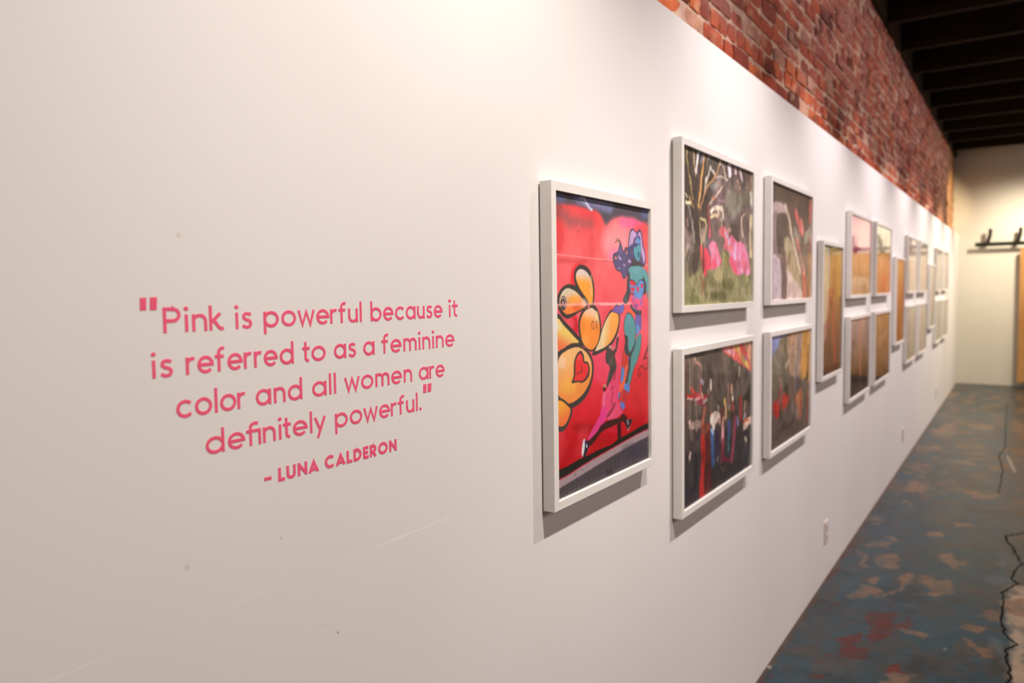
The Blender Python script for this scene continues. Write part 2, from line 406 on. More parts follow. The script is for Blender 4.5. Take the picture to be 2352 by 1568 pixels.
# ------------------------------------------------------------------ traced shapes of the prints, floor wear and lettering
PRINTS={
1:[
["g",[[1000,[236,78,80]],[800,[248,108,110]],[620,[244,98,108]],[480,[240,80,100]],[350,[228,58,72]],[240,[212,34,44]],[150,[188,10,20]],[0,[180,10,20]]]],
["p",[830,886,793,840,700,810,590,808,506,832,475,872,507,915,593,945,702,951,795,928],[248,160,168],60,0.75,1],
["p",[744,850,714,809,640,783,552,781,483,804,458,841,485,880,554,907,642,911,716,889],[250,158,165],45,0.6,1],
["p",[938,947,908,931,831,919,739,915,668,920,641,932,668,947,740,959,832,964,908,959],[245,115,165],28,0.9,1],
["p",[672,811,657,796,619,786,573,785,536,793,523,807,537,822,574,831,620,833,657,825],[245,130,185],25,0.5,1],
["p",[96,865,86,827,60,803,30,803,7,825,-1,862,9,899,34,923,64,925,88,903],[228,70,72],30,0.8,1],
["p",[317,722,300,689,257,670,206,670,167,690,152,721,168,752,209,772,260,773,301,754],[228,40,48],16,0.8,1],
["p",[216,564,210,544,194,533,175,533,159,546,154,566,161,585,176,597,195,597,211,584],[205,25,42],12,0.8,1],
["p",[179,572,168,557,140,548,107,549,80,560,71,575,81,590,108,599,142,598,169,588],[240,90,110],14,0.7,1],
["p",[678,413,656,374,602,353,537,358,486,386,467,426,487,464,539,485,604,482,658,455],[238,84,116],22,0.7,1],
["p",[687,580,679,548,659,529,636,530,617,550,611,582,618,613,638,632,661,632,680,612],[245,105,125],14,0.6,1],
["p",[999,565,991,529,973,507,950,508,932,531,926,567,933,603,951,625,974,625,992,602],[236,84,112],12,0.7,1],
["p",[560,400,538,366,484,348,418,353,367,379,349,415,369,448,421,466,486,463,540,438],[238,82,116],20,0.6,1],
["p",[501,179,490,173,463,172,431,175,405,183,395,191,405,197,431,198,464,195,491,187],[205,20,60],12,0.6,1],
["p",[641,159,628,153,595,153,554,158,522,166,510,175,522,180,555,181,595,176,628,168],[205,25,60],10,0.8,1],
["p",[352,202,333,194,283,194,223,201,176,213,158,225,176,233,224,233,284,227,333,215],[150,14,20],16,0.5,1],
["p",[1074,277,1030,220,919,195,789,208,689,253,653,312,691,365,792,393,922,384,1031,340],[212,52,54],40,0.6,1],
["n",[190,30,40],0.09,0.5,0.8,0.2,3,1],
["n",[255,150,150],0.12,0.58,0.8,0.25,8,1],
["p",[31,1007,443,1011,1051,1014,1043,935,962,944,890,947,814,955,735,954,663,953,568,937,506,915,471,932,442,949,394,959,337,959,255,964,167,963,82,961,30,961],[92,86,96],14,1,1],
["p",[90,944,81,927,58,915,31,914,9,923,1,939,10,956,32,968,60,970,82,961],[140,82,82],30,0.7,1],
["p",[73,931,136,941,144,923,236,926,299,922,359,920,352,900,200,896,152,888,114,898,81,914],[160,98,98],34,0.8,1],
["p",[244,879,241,877,234,875,226,875,219,876,217,878,219,881,226,882,234,883,241,881],[180,85,88],5,0.7,1],
["p",[116,981,107,973,84,967,56,966,34,968,26,975,35,983,57,989,85,990,108,988],[98,102,142],18,0.9,1],
["p",[189,995,264,999,394,998,569,1002,568,963,467,960,408,965,300,968,228,970],[126,128,168],20,0.95,1],
["p",[1019,985,1008,972,980,963,946,961,919,967,908,978,919,991,946,1000,980,1002,1008,996],[96,108,148],18,0.9,1],
["p",[163,992,158,986,145,982,130,981,117,983,112,988,117,994,130,998,146,1000,158,997],[88,84,80],14,0.8,1],
["s",[251,997,282,994,296,984,319,972,346,960,360,959],7.4,[214,212,238],5,0.95,1],  # jagged pale glare on the glass, painted into the print
["s",[237,989,300,970,328,960],3.5,[190,185,215],6,0.7,1],
["s",[428,987,425,974],3.7,[225,120,150],5,0.8,1],
["s",[511,922,506,910],5.2,[140,110,115],6,0.6,1],
["p",[1028,946,1023,941,1012,938,999,937,988,939,984,944,988,948,999,951,1013,952,1024,950],[205,205,225],6,0.6,1],
["s",[30,778,298,781],9.1,[200,70,72],14,0.6,1],
["s",[29,798,296,793,580,788],2.6,[250,150,150],2,1,0],
["s",[446,789,796,782,936,779,1049,777],2.8,[252,160,162],1.5,1,0],
["s",[446,786,796,779],3.6,[215,85,95],3,0.8,0],
["p",[253,768,311,761,350,738,376,701,377,659,364,630,315,633,282,651,232,670,198,695,182,721,190,748,218,763],[72,66,62],2,1,1],
["p",[250,754,298,746,337,726,361,696,364,664,355,636,325,635,283,662,232,692,204,717,202,735,218,748],[224,206,198],2.5,1,1,[250,166,66],[265,744,264,701]],
["p",[358,699,355,677,349,664,341,664,336,677,334,699,337,721,343,734,350,734,356,721],[235,190,150],9,0.6,1],
["p",[140,703,195,697,251,676,305,651,313,628,262,615,186,599,125,590,77,599,46,619,32,646,41,671,80,693],[72,66,62],2,1,1],
["p",[139,689,194,679,244,661,292,639,291,628,249,619,186,609,119,604,78,617,55,637,53,654,70,673,100,686],[218,208,178],2.5,1,1,[246,140,70],[139,686,149,617]],
["p",[228,652,219,645,195,641,167,642,144,646,135,653,144,659,167,663,196,663,219,658],[248,170,60],16,0.8,1],
["p",[249,622,241,616,218,613,191,613,170,618,162,624,170,629,192,633,219,632,241,628],[225,95,50],14,0.7,1],
["p",[302,639,296,631,283,627,267,627,255,632,250,640,255,648,268,653,284,653,297,647],[230,205,180],12,0.7,1],
["p",[113,641,107,627,94,619,78,619,65,628,61,642,66,656,79,664,95,664,108,655],[72,66,62],1.5,1,1],
["s",[73,654,88,660,102,651,104,636,96,626],2.3,[214,200,192],1.5,1,1],
["p",[96,642,94,637,88,633,80,633,75,637,72,643,75,649,81,652,88,652,94,648],[110,85,80],3,1,1],
["p",[88,643,87,641,84,639,81,639,78,641,77,643,78,645,81,647,84,647,87,645],[225,190,180],2,1,1],
["p",[361,633,402,620,432,592,445,556,440,516,406,487,357,470,304,476,256,499,227,527,218,564,230,593,262,615,314,623],[72,66,62],2,1,1],
["p",[334,621,374,615,408,598,428,566,429,533,413,503,385,485,344,476,298,485,259,508,241,536,236,563,245,586,275,608],[238,202,172],2.5,1,1,[249,148,62],[334,616,320,565]],
["p",[418,588,415,576,406,568,395,568,387,576,384,589,387,601,396,609,407,608,415,601],[240,215,150],8,0.6,1],
["p",[312,510,305,501,289,496,268,497,253,503,247,513,253,522,269,527,289,526,306,520],[250,170,90],14,0.7,1],
["s",[321,630,324,619],5.1,[225,140,110],3,0.8,1],
["p",[558,611,602,599,649,592,647,562,627,525,570,488,497,469,412,457,350,456,364,470,413,493,439,533,485,574,521,597],[72,66,62],2,1,1],
["p",[561,602,617,595,636,582,628,553,597,519,541,492,468,476,385,469,392,478,427,505,452,537,488,567,521,588],[236,212,162],2.5,1,1,[250,168,82],[470,563,571,540]],
["p",[26,605,106,578,197,539,240,518,272,493,227,496,165,503,110,493,62,480,22,478],[72,66,62],2,1,1],
["p",[26,591,94,566,166,534,224,507,165,508,116,501,68,492,23,493],[240,205,112],2.5,1,1,[240,124,78],[93,548,68,495]],
["p",[67,567,63,559,51,555,37,556,25,561,21,568,26,576,37,580,52,580,63,575],[235,225,190],14,0.7,1],
["p",[27,460,69,488,148,503,242,494,327,466,363,426,359,382,316,333,237,301,143,290,70,307,23,334],[72,66,62],2,1,1],
["p",[30,440,58,473,125,488,209,492,285,473,336,440,345,397,317,359,250,326,166,310,98,313,49,336,24,363],[244,190,124],2.5,1,1,[243,150,76],[125,467,155,330]],
["p",[102,447,95,436,78,429,58,431,41,439,36,451,42,463,59,469,79,468,96,460],[246,208,170],12,0.8,1],
["p",[191,361,177,347,142,341,100,345,67,357,55,372,68,386,102,392,144,389,178,377],[246,186,84],18,0.7,1],
["p",[242,478,270,460,275,441,309,435,327,411,314,385,261,368,209,374,154,375,173,401,174,438,199,467],[72,66,62],1.5,1,1],
["p",[239,469,257,455,265,436,299,429,313,410,295,389,255,375,203,380,174,381,188,404,188,438,208,462],[234,62,62],1.5,1,1],
["p",[237,454,235,448,227,445,218,446,211,450,209,455,212,461,219,464,228,463,235,459],[245,100,100],6,0.6,1],
["s",[252,423,242,417,254,407,225,405,198,401],2.1,[72,66,62],1,1,1],
["p",[23,336,154,292,124,245,82,225,49,224,21,240],[72,66,62],2,1,1],
["p",[32,327,131,295,133,273,102,247,62,240,24,256],[244,172,66],2.5,1,1,[238,120,70],[54,319,74,242]],
["s",[358,575,369,568,369,554,359,547,349,555,349,569,358,575],2.1,[72,66,62],1.2,1,1],
["s",[388,575,414,542],2.1,[72,66,62],1.2,1,1],
["s",[405,577,385,545],2.1,[72,66,62],1.2,1,1],
["s",[26,636,243,635,430,634,683,628],5.3,[255,190,190],6,0.7,1],
["s",[442,632,624,630,794,629],5.5,[255,190,190],6,0.8,1],
["p",[609,816,634,824,648,843,657,859,641,867,658,860,675,844,694,823,717,839,749,840,758,876,778,904,808,912,853,901,888,913,916,901,934,860,958,830,966,795,950,778,893,774,776,771,750,749,722,730,693,724,676,736,658,749,614,756,584,778,576,800,584,811],[100,92,128],2,1,1],
["s",[609,816,634,824,648,843,657,859,641,867,658,860,675,844,694,823,717,839,749,840,758,876,778,904,808,912,853,901,888,913,916,901,934,860,958,830,966,795,950,778,893,774,776,771,750,749,722,730,693,724,676,736,658,749,614,756,584,778,576,800,584,811,609,816],3.0,[82,72,92],2,1,1],
["s",[600,853,616,860,636,862,656,851],3.0,[120,86,70],2,1,1],
["s",[605,868,626,870,647,862],2.5,[160,130,70],2,1,1],
["s",[704,824,721,837,744,840],2.2,[150,90,70],2,1,1],
["p",[678,823,674,813,663,807,649,807,638,813,634,822,638,832,649,838,663,838,674,833],[112,104,150],8,0.8,1],
["p",[760,840,768,876,785,900,812,907,847,897,853,887,819,877,804,856,777,847],[202,168,212],2.5,1,1],
["p",[866,893,895,904,914,881,924,853,949,829,957,800,941,784,932,797,913,825,905,859,896,886],[202,168,212],2.5,1,1],
["p",[785,828,805,822,808,807,791,811],[202,168,212],2.5,1,1],
["p",[635,809,656,802,673,796,655,792,641,798],[202,168,212],2.5,1,1],
["p",[746,790,770,799,797,794,807,784,756,784],[202,168,212],2.5,1,1],
["p",[689,778,710,776,707,769],[202,168,212],2.5,1,1],
["p",[630,762,655,763,645,759],[202,168,212],2.5,1,1],
["p",[880,893,877,889,868,886,858,886,849,888,846,892,849,895,858,898,868,899,877,897],[130,105,175],5,1,1],
["p",[618,798,616,795,610,793,604,793,598,795,596,798,598,801,604,803,610,803,616,801],[232,135,105],2,1,1],
["p",[742,821,741,817,737,814,732,814,728,816,726,820,728,824,732,827,737,827,741,825],[232,135,105],2,1,1],
["p",[757,840,797,854,824,844,817,814,837,795,796,784,756,804],[92,86,128],4,0.9,1],
["p",[822,844,852,859,898,860,905,838,898,812,880,793,851,797,827,814,817,831],[100,166,178],3,1,1],
["p",[840,871,866,882,889,874,900,860,840,858],[112,158,208],2.5,1,1],
["p",[841,867,840,863,835,861,830,860,826,863,825,866,826,870,831,873,836,873,840,871],[170,95,140],4,1,1],
["p",[822,860,866,859,898,859,894,854,866,854,852,843,835,846,818,846],[82,86,130],3,1,1],
["p",[868,824,885,827,885,809,869,806],[58,90,112],3,1,1],
["p",[807,803,837,793,886,788,951,779,939,771,823,770,769,772,786,782],[80,76,80],3,1,1],
["p",[837,772,893,773,961,760,989,743,1005,708,1031,663,1050,627,1050,603,1012,608,998,641,963,686,946,716,892,719,850,702,816,716,774,719,763,743,754,758,783,770],[104,166,170],2.5,1,1],
["p",[900,755,890,749,866,745,836,744,812,748,803,754,812,761,836,765,866,765,890,762],[122,178,184],16,0.7,1],
["s",[961,761,989,743,1005,708,1031,663,1050,627],1.9,[70,90,92],2,1,1],
["s",[946,712,963,686,998,641,1012,608],2.2,[70,80,84],2,1,1],
["p",[746,749,769,743,776,707,785,678,749,640,714,629,691,637,687,649,727,678,734,718],[84,80,86],3,1,1],
["p",[729,644,726,637,719,633,710,633,703,637,700,645,703,652,710,657,719,657,726,652],[92,112,116],8,0.8,1],
["p",[931,733,968,708,968,674,941,661,931,697],[70,72,78],4,1,1],
["p",[772,719,816,714,850,701,892,718,935,715,943,686,921,655,884,644,835,653,793,664,769,690],[106,152,210],2,1,1],
["p",[774,718,823,713,846,701,802,697,775,702],[222,66,76],2.5,1,1],
["p",[773,689,826,689,830,681,798,676],[222,66,76],2.5,1,1],
["p",[881,684,878,677,871,673,863,673,856,677,853,684,856,690,863,694,872,694,879,690],[222,66,76],2.5,1,1],
["p",[932,697,929,691,922,687,913,687,906,691,903,697,906,703,913,706,922,706,929,703],[222,66,76],2.5,1,1],
["p",[815,669,811,666,801,665,788,665,778,667,774,669,778,672,788,673,801,673,811,672],[222,66,100],4,1,1],
["p",[789,663,836,655,884,644,938,658,950,651,923,627,905,605,794,618,788,644],[234,98,142],2.5,1,1],
["p",[866,621,863,617,854,615,843,615,835,618,832,622,835,625,844,628,854,627,863,625],[150,90,180],6,1,1],
["p",[839,649,836,646,827,643,816,644,808,646,805,650,808,654,816,656,827,656,836,653],[150,120,190],6,1,1],
["p",[915,631,913,623,908,619,902,619,897,624,895,631,897,639,902,644,908,644,913,639],[150,110,180],5,1,1],
["s",[772,719,816,716,850,701,892,719,938,715,946,686,921,655],2.8,[70,66,72],1.5,1,1],
["s",[784,665,822,664],2.7,[70,66,72],2,1,1],
["s",[794,646,821,624,849,613],1.8,[80,50,80],2,1,1],
["p",[564,608,592,619,608,626,643,623,691,628,699,613,682,596,649,590,617,598,575,601],[128,100,172],2,1,1],
["p",[695,611,691,604,683,600,673,600,664,605,661,612,665,619,673,624,683,623,692,619],[105,120,200],6,0.8,1],
["s",[564,608,592,619,608,626,643,623],1.9,[72,66,62],1.5,1,1],
["s",[575,601,617,598,649,590,682,596],1.9,[90,60,110],1.5,1,1],
["s",[707,615,687,597,649,589],2.2,[200,90,60],2,0.8,1],
["s",[734,629,714,615,687,599],2.2,[190,90,60],2,0.8,1],
["p",[753,607,784,612,821,594,836,574,793,587,743,592],[242,104,70],2,1,1],
["p",[784,626,821,613,884,602,908,600,906,580,855,582,814,595,772,616],[74,70,84],2.5,1,1],
["s",[794,618,835,605,884,600,883,591],3.2,[140,135,160],4,0.8,1],
["p",[833,580,906,578,908,530,883,518,847,505,835,533],[112,104,168],2,1,1],
["p",[840,550,863,547,891,527,847,508],[106,148,208],3,1,1],
["p",[702,515,738,505,746,462,764,445,802,448,778,428,721,435,697,458,708,487],[66,72,74],3,1,1],
["p",[733,594,773,591,807,575,831,548,835,511,819,473,781,448,758,443,743,466,738,503,707,514,696,548,707,575],[94,156,160],2,1,1],
["s",[733,594,773,591,807,575,831,548,835,511,819,473,781,448,758,443,743,466,738,503,707,514,696,548,707,575,733,594],2.7,[66,72,74],1.5,1,1],
["p",[783,569,778,558,764,551,748,552,734,559,730,571,735,582,748,588,765,588,778,580],[108,164,180],14,0.7,1],
["p",[847,498,901,509,905,478,883,433,847,402,812,378,790,354,766,324,729,327,746,370,761,382,778,428,812,458],[90,148,148],2,1,1],
["s",[904,511,905,478,883,433,847,402,812,378,790,354,766,322],2.1,[66,72,74],2,1,1],
["p",[791,449,840,492,819,458,781,428,767,386,753,365,729,327,706,331,735,367,747,409,761,429],[66,72,74],3,1,1],
["p",[684,453,711,435,754,428,738,395,710,386,666,392,675,428],[204,66,52],2.5,1,1],
["p",[757,420,756,415,751,412,747,412,743,416,741,421,743,426,747,428,752,428,756,425],[120,80,160],4,1,1],
["p",[666,393,694,386,702,371,684,333,652,340],[96,138,204],2,1,1],
["p",[710,386,738,394,689,314,670,316],[232,108,78],2.5,1,1],
["s",[684,453,668,413,666,382,651,339],1.5,[130,60,60],2,1,1],
["p",[610,310,658,337,685,326,648,296],[236,104,76],2,1,1],
["p",[607,306,648,297,626,275,603,285],[82,130,186],2,1,1],
["p",[702,330,760,316,743,288,692,306],[92,138,204],2,1,1],
["p",[668,308,741,289,706,246,654,260],[192,56,58],3,1,1],
["p",[650,267,703,248,683,231,650,250],[98,122,200],2.5,1,1],
["s",[743,388,702,334,657,268],2.0,[220,110,70],2,1,1],
["p",[1005,638,1052,638,1051,592,1012,591],[60,120,122],3,1,1],
["p",[1011,589,1051,588,1051,579,1012,580],[226,80,70],3,1,1],
["p",[1015,578,1051,580,1051,533,1027,534],[72,118,180],3,1,1],
["p",[1043,503,1040,496,1032,493,1023,493,1016,498,1013,504,1016,511,1023,514,1032,514,1040,510],[100,70,150],6,1,1],
["s",[1039,483,997,456,964,428,942,408],9.1,[104,52,48],5,0.9,1],
["s",[942,408,982,409,991,382,960,364,916,382,881,374,865,357,880,343,903,352],4.2,[110,44,44],3,0.9,1],
["s",[848,337,817,323],2.3,[140,44,44],3,0.8,1],
["p",[521,482,561,462,597,469,612,510,635,506,613,459,591,442,609,397,571,372,524,337,495,336,514,373,533,402,490,426,496,465],[80,70,66],2,1,1],
["p",[547,429,546,427,544,427,541,427,539,428,538,429,539,431,541,432,544,431,546,430],[140,134,124],2,0.8,1],
["p",[565,434,565,432,562,432,559,432,557,433,556,434,557,436,560,437,562,436,565,435],[140,134,124],2,0.8,1],
["p",[542,417,541,416,539,415,536,415,534,416,533,417,534,419,536,420,539,419,541,418],[140,134,124],2,0.8,1],
["p",[556,422,555,421,553,420,550,420,548,421,547,423,548,424,550,425,553,425,555,424],[140,134,124],2,0.8,1],
["p",[537,413,536,411,534,411,531,411,529,412,528,413,529,415,532,415,534,415,537,414],[140,134,124],2,0.8,1],
["p",[570,415,569,414,566,413,564,413,561,414,561,416,561,417,564,418,567,418,569,417],[140,134,124],2,0.8,1],
["p",[523,366,522,365,520,364,517,364,515,365,514,367,515,368,517,369,520,369,522,368],[140,134,124],2,0.8,1],
["p",[529,375,528,374,526,373,523,373,521,374,520,376,521,377,523,378,526,378,528,376],[140,134,124],2,0.8,1],
["p",[516,358,515,356,513,356,510,356,508,357,507,358,508,360,510,360,513,360,515,359],[140,134,124],2,0.8,1],
["s",[618,508,633,518],3.9,[246,170,160],3,1,1],
["p",[551,475,549,472,542,470,535,470,528,473,526,476,528,480,535,482,543,481,549,479],[196,158,150],3,1,1],
["p",[586,470,583,466,575,464,566,464,559,467,556,471,559,475,566,477,575,477,583,474],[205,130,125],3,1,1],
["p",[546,346,607,385,639,326,625,268,705,204,661,217,585,206,488,218,444,264,454,311,504,322],[226,78,118],3,1,1],
["s",[586,262,548,241,502,225],8.8,[130,56,56],6,0.85,1],
["s",[568,304,549,275,576,257],8.2,[180,60,84],6,0.85,1],
["s",[592,380,578,356],7.0,[150,50,60],6,0.85,1],
["s",[568,326,549,321],6.3,[170,56,76],6,0.85,1],
["s",[477,312,467,286,471,264],8.0,[240,124,160],6,0.85,1],
["s",[531,341,508,313],6.2,[240,110,150],6,0.85,1],
["s",[643,260,576,226,520,216],3.8,[240,100,130],6,0.85,1],
["p",[493,335,490,331,481,329,470,330,461,333,458,338,461,342,470,345,481,344,490,340],[206,146,126],3,1,1],
["p",[488,326,486,321,478,319,468,319,461,323,458,328,461,333,469,336,478,335,486,331],[60,44,44],3,1,1],
["p",[442,261,498,259,488,217,425,191,347,155,301,167,365,207,422,236],[228,66,138],4,1,1],
["p",[439,201,529,209,642,206,671,219,720,201,745,182,719,164,680,186,584,184,447,176,364,149,300,138,305,159,390,180],[66,28,24],4,1,1],
["p",[613,186,653,188,660,123,615,129],[64,18,18],3,1,0],
["p",[18,101,111,102,225,110,315,111,409,116,548,116,631,129,754,133,884,144,1046,148,1046,119,868,117,645,106,441,94,254,82,110,70,17,66],[32,28,20],2,1,0],
["p",[17,67,110,71,254,82,441,95,645,106,868,118,1054,120,1054,95,829,86,609,76,408,63,224,50,109,43,16,37],[168,148,154],2.5,1,0],
["s",[17,67,110,71,254,83,441,95,645,106,868,118,1046,121],3.1,[212,56,84],2.5,0.9,1],
["p",[16,37,109,44,224,51,408,64,609,76,829,87,1062,96,1061,-16,15,-15],[84,76,82],2.5,1,0],
["s",[32,40,37,27,27,10,34,-9,28,-26],1.7,[52,46,52],2,0.8,0],
["s",[70,42,75,29,65,12,72,-8,66,-25],1.8,[52,46,52],2,0.8,0],
["s",[109,44,114,31,104,14,111,-6,105,-23],1.8,[52,46,52],2,0.8,0],
["s",[148,46,154,33,143,16,150,-4,144,-22],1.8,[52,46,52],2,0.8,0],
["s",[189,49,194,35,183,18,191,-2,184,-20],1.8,[52,46,52],2,0.8,0],
["s",[230,51,235,37,224,20,232,-1,225,-19],1.9,[52,46,52],2,0.8,0],
["s",[271,53,277,39,266,22,274,1,267,-17],1.9,[52,46,52],2,0.8,0],
["s",[314,55,320,41,308,24,316,3,310,-16],1.9,[52,46,52],2,0.8,0],
["s",[357,58,363,44,352,26,360,5,353,-14],2.0,[52,46,52],2,0.8,0],
["s",[402,60,408,46,396,28,404,7,397,-12],2.0,[52,46,52],2,0.8,0],
["s",[447,63,453,48,441,30,450,9,443,-10],2.0,[52,46,52],2,0.8,0],
["s",[493,65,499,51,487,32,496,11,489,-9],2.1,[52,46,52],2,0.8,0],
["s",[540,68,547,53,534,34,543,13,536,-7],2.1,[52,46,52],2,0.8,0],
["s",[588,70,595,56,582,37,591,15,584,-5],2.1,[52,46,52],2,0.8,0],
["s",[637,73,644,58,631,39,640,17,633,-3],2.2,[52,46,52],2,0.8,0],
["s",[687,76,694,61,681,41,691,19,683,-1],2.2,[52,46,52],2,0.8,0],
["s",[739,79,746,63,732,44,742,21,734,1],2.2,[52,46,52],2,0.8,0],
["s",[791,82,798,66,784,46,795,23,787,3],2.3,[52,46,52],2,0.8,0],
["s",[844,84,852,69,838,49,848,26,840,5],2.3,[52,46,52],2,0.8,0],
["s",[899,87,907,72,892,52,903,28,895,7],2.3,[52,46,52],2,0.8,0],
["s",[955,90,963,75,948,54,959,30,951,9],2.4,[52,46,52],2,0.8,0],
["s",[1012,94,1020,78,1005,57,1016,33,1008,11],2.4,[52,46,52],2,0.8,0],
["s",[16,24,223,37,506,57,1062,81],2.1,[54,48,54],2,0.7,1],
["s",[15,10,223,23,506,43,1062,66],2.1,[54,48,54],2,0.7,1],
["s",[15,-4,223,9,506,29,1062,52],2.1,[54,48,54],2,0.7,1],
["s",[15,-18,222,-5,505,15,1062,37],2.1,[54,48,54],2,0.7,1],
["s",[14,-32,222,-19,505,1,1062,22],2.1,[54,48,54],2,0.7,1],
["p",[566,9,558,4,538,3,513,7,493,14,485,22,493,27,513,28,538,24,558,17],[50,36,44],12,0.8,1],
["p",[1003,33,969,24,881,28,777,43,696,62,666,78,696,87,777,84,882,70,969,50],[64,64,78],30,0.6,1],
["p",[255,67,253,66,250,66,245,66,242,68,241,69,242,70,246,70,250,69,254,68],[90,40,60],2,0.8,1],
["p",[184,62,183,61,179,61,175,61,172,62,171,64,172,64,175,65,180,64,183,63],[90,40,60],2,0.8,1],
["p",[100,71,98,70,95,70,91,70,88,71,86,73,88,73,91,73,95,73,98,72],[90,40,60],2,0.8,1],
["p",[256,170,272,170,278,155,261,126,247,115,240,133],[226,222,226],2,1,1],
["p",[276,160,303,162,305,137,277,112,254,111,267,135],[44,40,50],2,1,1],
["p",[296,144,294,140,291,138,287,139,284,142,282,146,284,150,287,152,291,152,294,149],[190,195,225],2,1,1],
["p",[725,184,793,184,755,157,731,148,714,173],[50,46,54],2,1,1],
["s",[732,186,740,171],4.0,[214,200,200],2,1,1],
["s",[733,146,755,157],3.4,[204,160,150],2,1,1],
["p",[281,161,280,158,277,157,272,157,269,160,268,163,269,166,273,167,277,167,280,165],[110,60,110],3,1,1],
],
2:[
["g",[[1000,[96,84,80]],[600,[118,102,98]],[400,[120,104,98]],[300,[128,116,90]],[0,[132,130,90]]]],
["n",[80,66,60],0.06,0.5,0.7,0.6,11,0.5],
["n",[165,150,138],0.05,0.58,0.75,0.5,12,0.5],
["p",[48,1021,295,1020,438,883,343,691,304,526,47,503],[76,66,58],14,0.9,1],
["p",[842,756,815,686,744,637,658,628,591,660,565,720,590,786,656,836,742,849,814,819],[142,140,122],40,0.7,1],
["p",[962,803,945,769,900,744,844,737,800,750,784,779,800,811,843,837,898,845,944,832],[110,108,84],24,0.7,1],
["p",[831,864,817,826,778,798,732,792,695,808,680,840,694,877,731,905,777,913,816,897],[120,100,92],24,0.7,1],
["p",[565,757,547,718,501,690,444,683,399,699,382,731,399,769,443,797,500,806,547,790],[126,104,104],24,0.8,1],
["p",[462,967,448,929,412,901,367,893,332,908,318,940,332,976,367,1005,411,1014,448,999],[104,98,88],20,0.8,1],
["s",[61,1017,71,892,120,747],8.8,[172,152,98],4,0.95,1],
["s",[134,1019,152,908,166,836],10.9,[168,152,120],4,0.95,1],
["s",[209,1017,195,953,173,867],14.1,[226,216,216],4,0.95,1],
["s",[231,1006,244,963,239,932],8.7,[132,150,170],4,0.95,1],
["s",[280,1013,258,890,230,771,206,643],13.7,[208,160,98],4,0.95,1],
["s",[269,995,265,960],7.5,[236,222,216],4,0.95,1],
["s",[358,918,303,821,285,756],16.7,[202,190,176],4,0.95,1],
["s",[365,915,415,893],10.6,[206,196,184],4,0.95,1],
["s",[491,985,438,891,319,785,273,728,232,634],8.0,[204,152,102],4,0.95,1],
["s",[497,986,538,957,566,899],7.6,[206,186,158],4,0.95,1],
["s",[491,985,494,969],10.2,[224,206,196],4,0.95,1],
["s",[430,858,479,878,526,885,604,876],8.3,[180,162,150],4,0.95,1],
["s",[526,823,439,747,343,677],10.1,[198,178,164],4,0.95,1],
["s",[54,653,103,652],11.3,[212,202,164],4,0.95,1],
["s",[120,725,138,688],7.8,[190,164,110],4,0.95,1],
["s",[92,687,148,634],7.3,[184,154,108],4,0.95,1],
["s",[48,699,65,691],7.6,[190,180,140],4,0.95,1],
["s",[314,1001,311,892],8.3,[120,112,96],4,0.95,1],
["s",[338,1009,334,981],11.6,[190,170,170],4,0.95,1],
["p",[463,811,452,793,423,778,389,773,361,779,350,793,361,811,388,826,423,831,452,826],[160,164,156],24,0.7,1],
["p",[423,727,419,721,409,717,396,715,385,717,381,721,385,727,396,732,409,733,419,732],[200,100,80],6,1,1],
["s",[367,631,415,658,480,670,527,658,536,614,515,583],15.3,[224,210,190],5,0.9,1],
["s",[359,597,452,615],12.9,[216,198,152],5,0.9,1],
["s",[456,657,472,607,473,587],12.3,[214,190,168],5,0.9,1],
["s",[625,1011,634,933],34.6,[228,214,224],5,0.9,1],
["s",[720,1012,730,954],20.0,[226,192,202],5,0.9,1],
["s",[679,1013,684,984],14.6,[186,104,104],5,0.9,1],
["s",[791,995,836,912],17.6,[206,186,192],5,0.9,1],
["s",[864,1017,869,983],11.6,[170,110,120],5,0.9,1],
["s",[914,1009,926,852],18.2,[126,98,72],5,0.9,1],
["s",[1001,1002,988,843],18.5,[154,122,82],5,0.9,1],
["s",[754,903,802,846],7.6,[186,150,124],5,0.9,1],
["s",[982,837,999,754],21.1,[196,196,184],5,0.9,1],
["s",[985,653,991,590],21.9,[208,190,160],5,0.9,1],
["s",[882,677,824,627,824,575],10.0,[190,160,136],5,0.9,1],
["s",[323,653,347,530],17.0,[172,84,90],5,0.9,1],
["s",[78,638,134,511],7.3,[150,150,140],5,0.9,1],
["s",[472,724,557,719],11.9,[160,130,134],5,0.9,1],
["s",[555,993,572,963],16.1,[130,116,124],5,0.9,1],
["p",[37,195,252,229,441,290,542,359,657,365,1053,265,1057,-8,37,-4],[140,136,96],26,1,1],
["n",[100,104,58],0.07,0.52,0.66,0.0,13,1],
["p",[714,140,695,115,644,99,584,100,536,115,517,140,535,164,583,180,644,180,694,165],[104,104,62],18,0.8,1],
["p",[587,56,566,34,510,22,442,24,389,38,369,60,389,81,442,93,509,93,565,78],[98,98,58],18,0.8,1],
["p",[215,36,202,16,169,4,129,5,97,19,85,39,97,58,129,70,169,69,202,56],[100,106,62],18,0.8,1],
["p",[442,152,432,135,408,125,378,125,354,135,345,152,354,168,378,178,407,179,432,169],[116,112,72],18,0.8,1],
["p",[939,140,930,124,904,114,873,115,848,124,839,140,848,156,872,166,904,166,929,156],[122,122,84],18,0.8,1],
["p",[543,215,531,173,502,147,465,147,436,172,425,212,436,253,465,279,501,280,531,256],[168,156,118],18,0.8,1],
["p",[509,103,490,93,440,88,379,89,331,95,314,104,331,113,379,119,439,119,490,113],[160,150,112],18,0.8,1],
["p",[1067,38,1044,22,986,13,916,15,860,26,840,42,860,58,915,67,986,66,1044,55],[150,148,108],18,0.8,1],
["p",[919,86,896,65,837,53,765,54,708,68,686,88,708,109,764,121,836,121,896,107],[150,140,110],18,0.8,1],
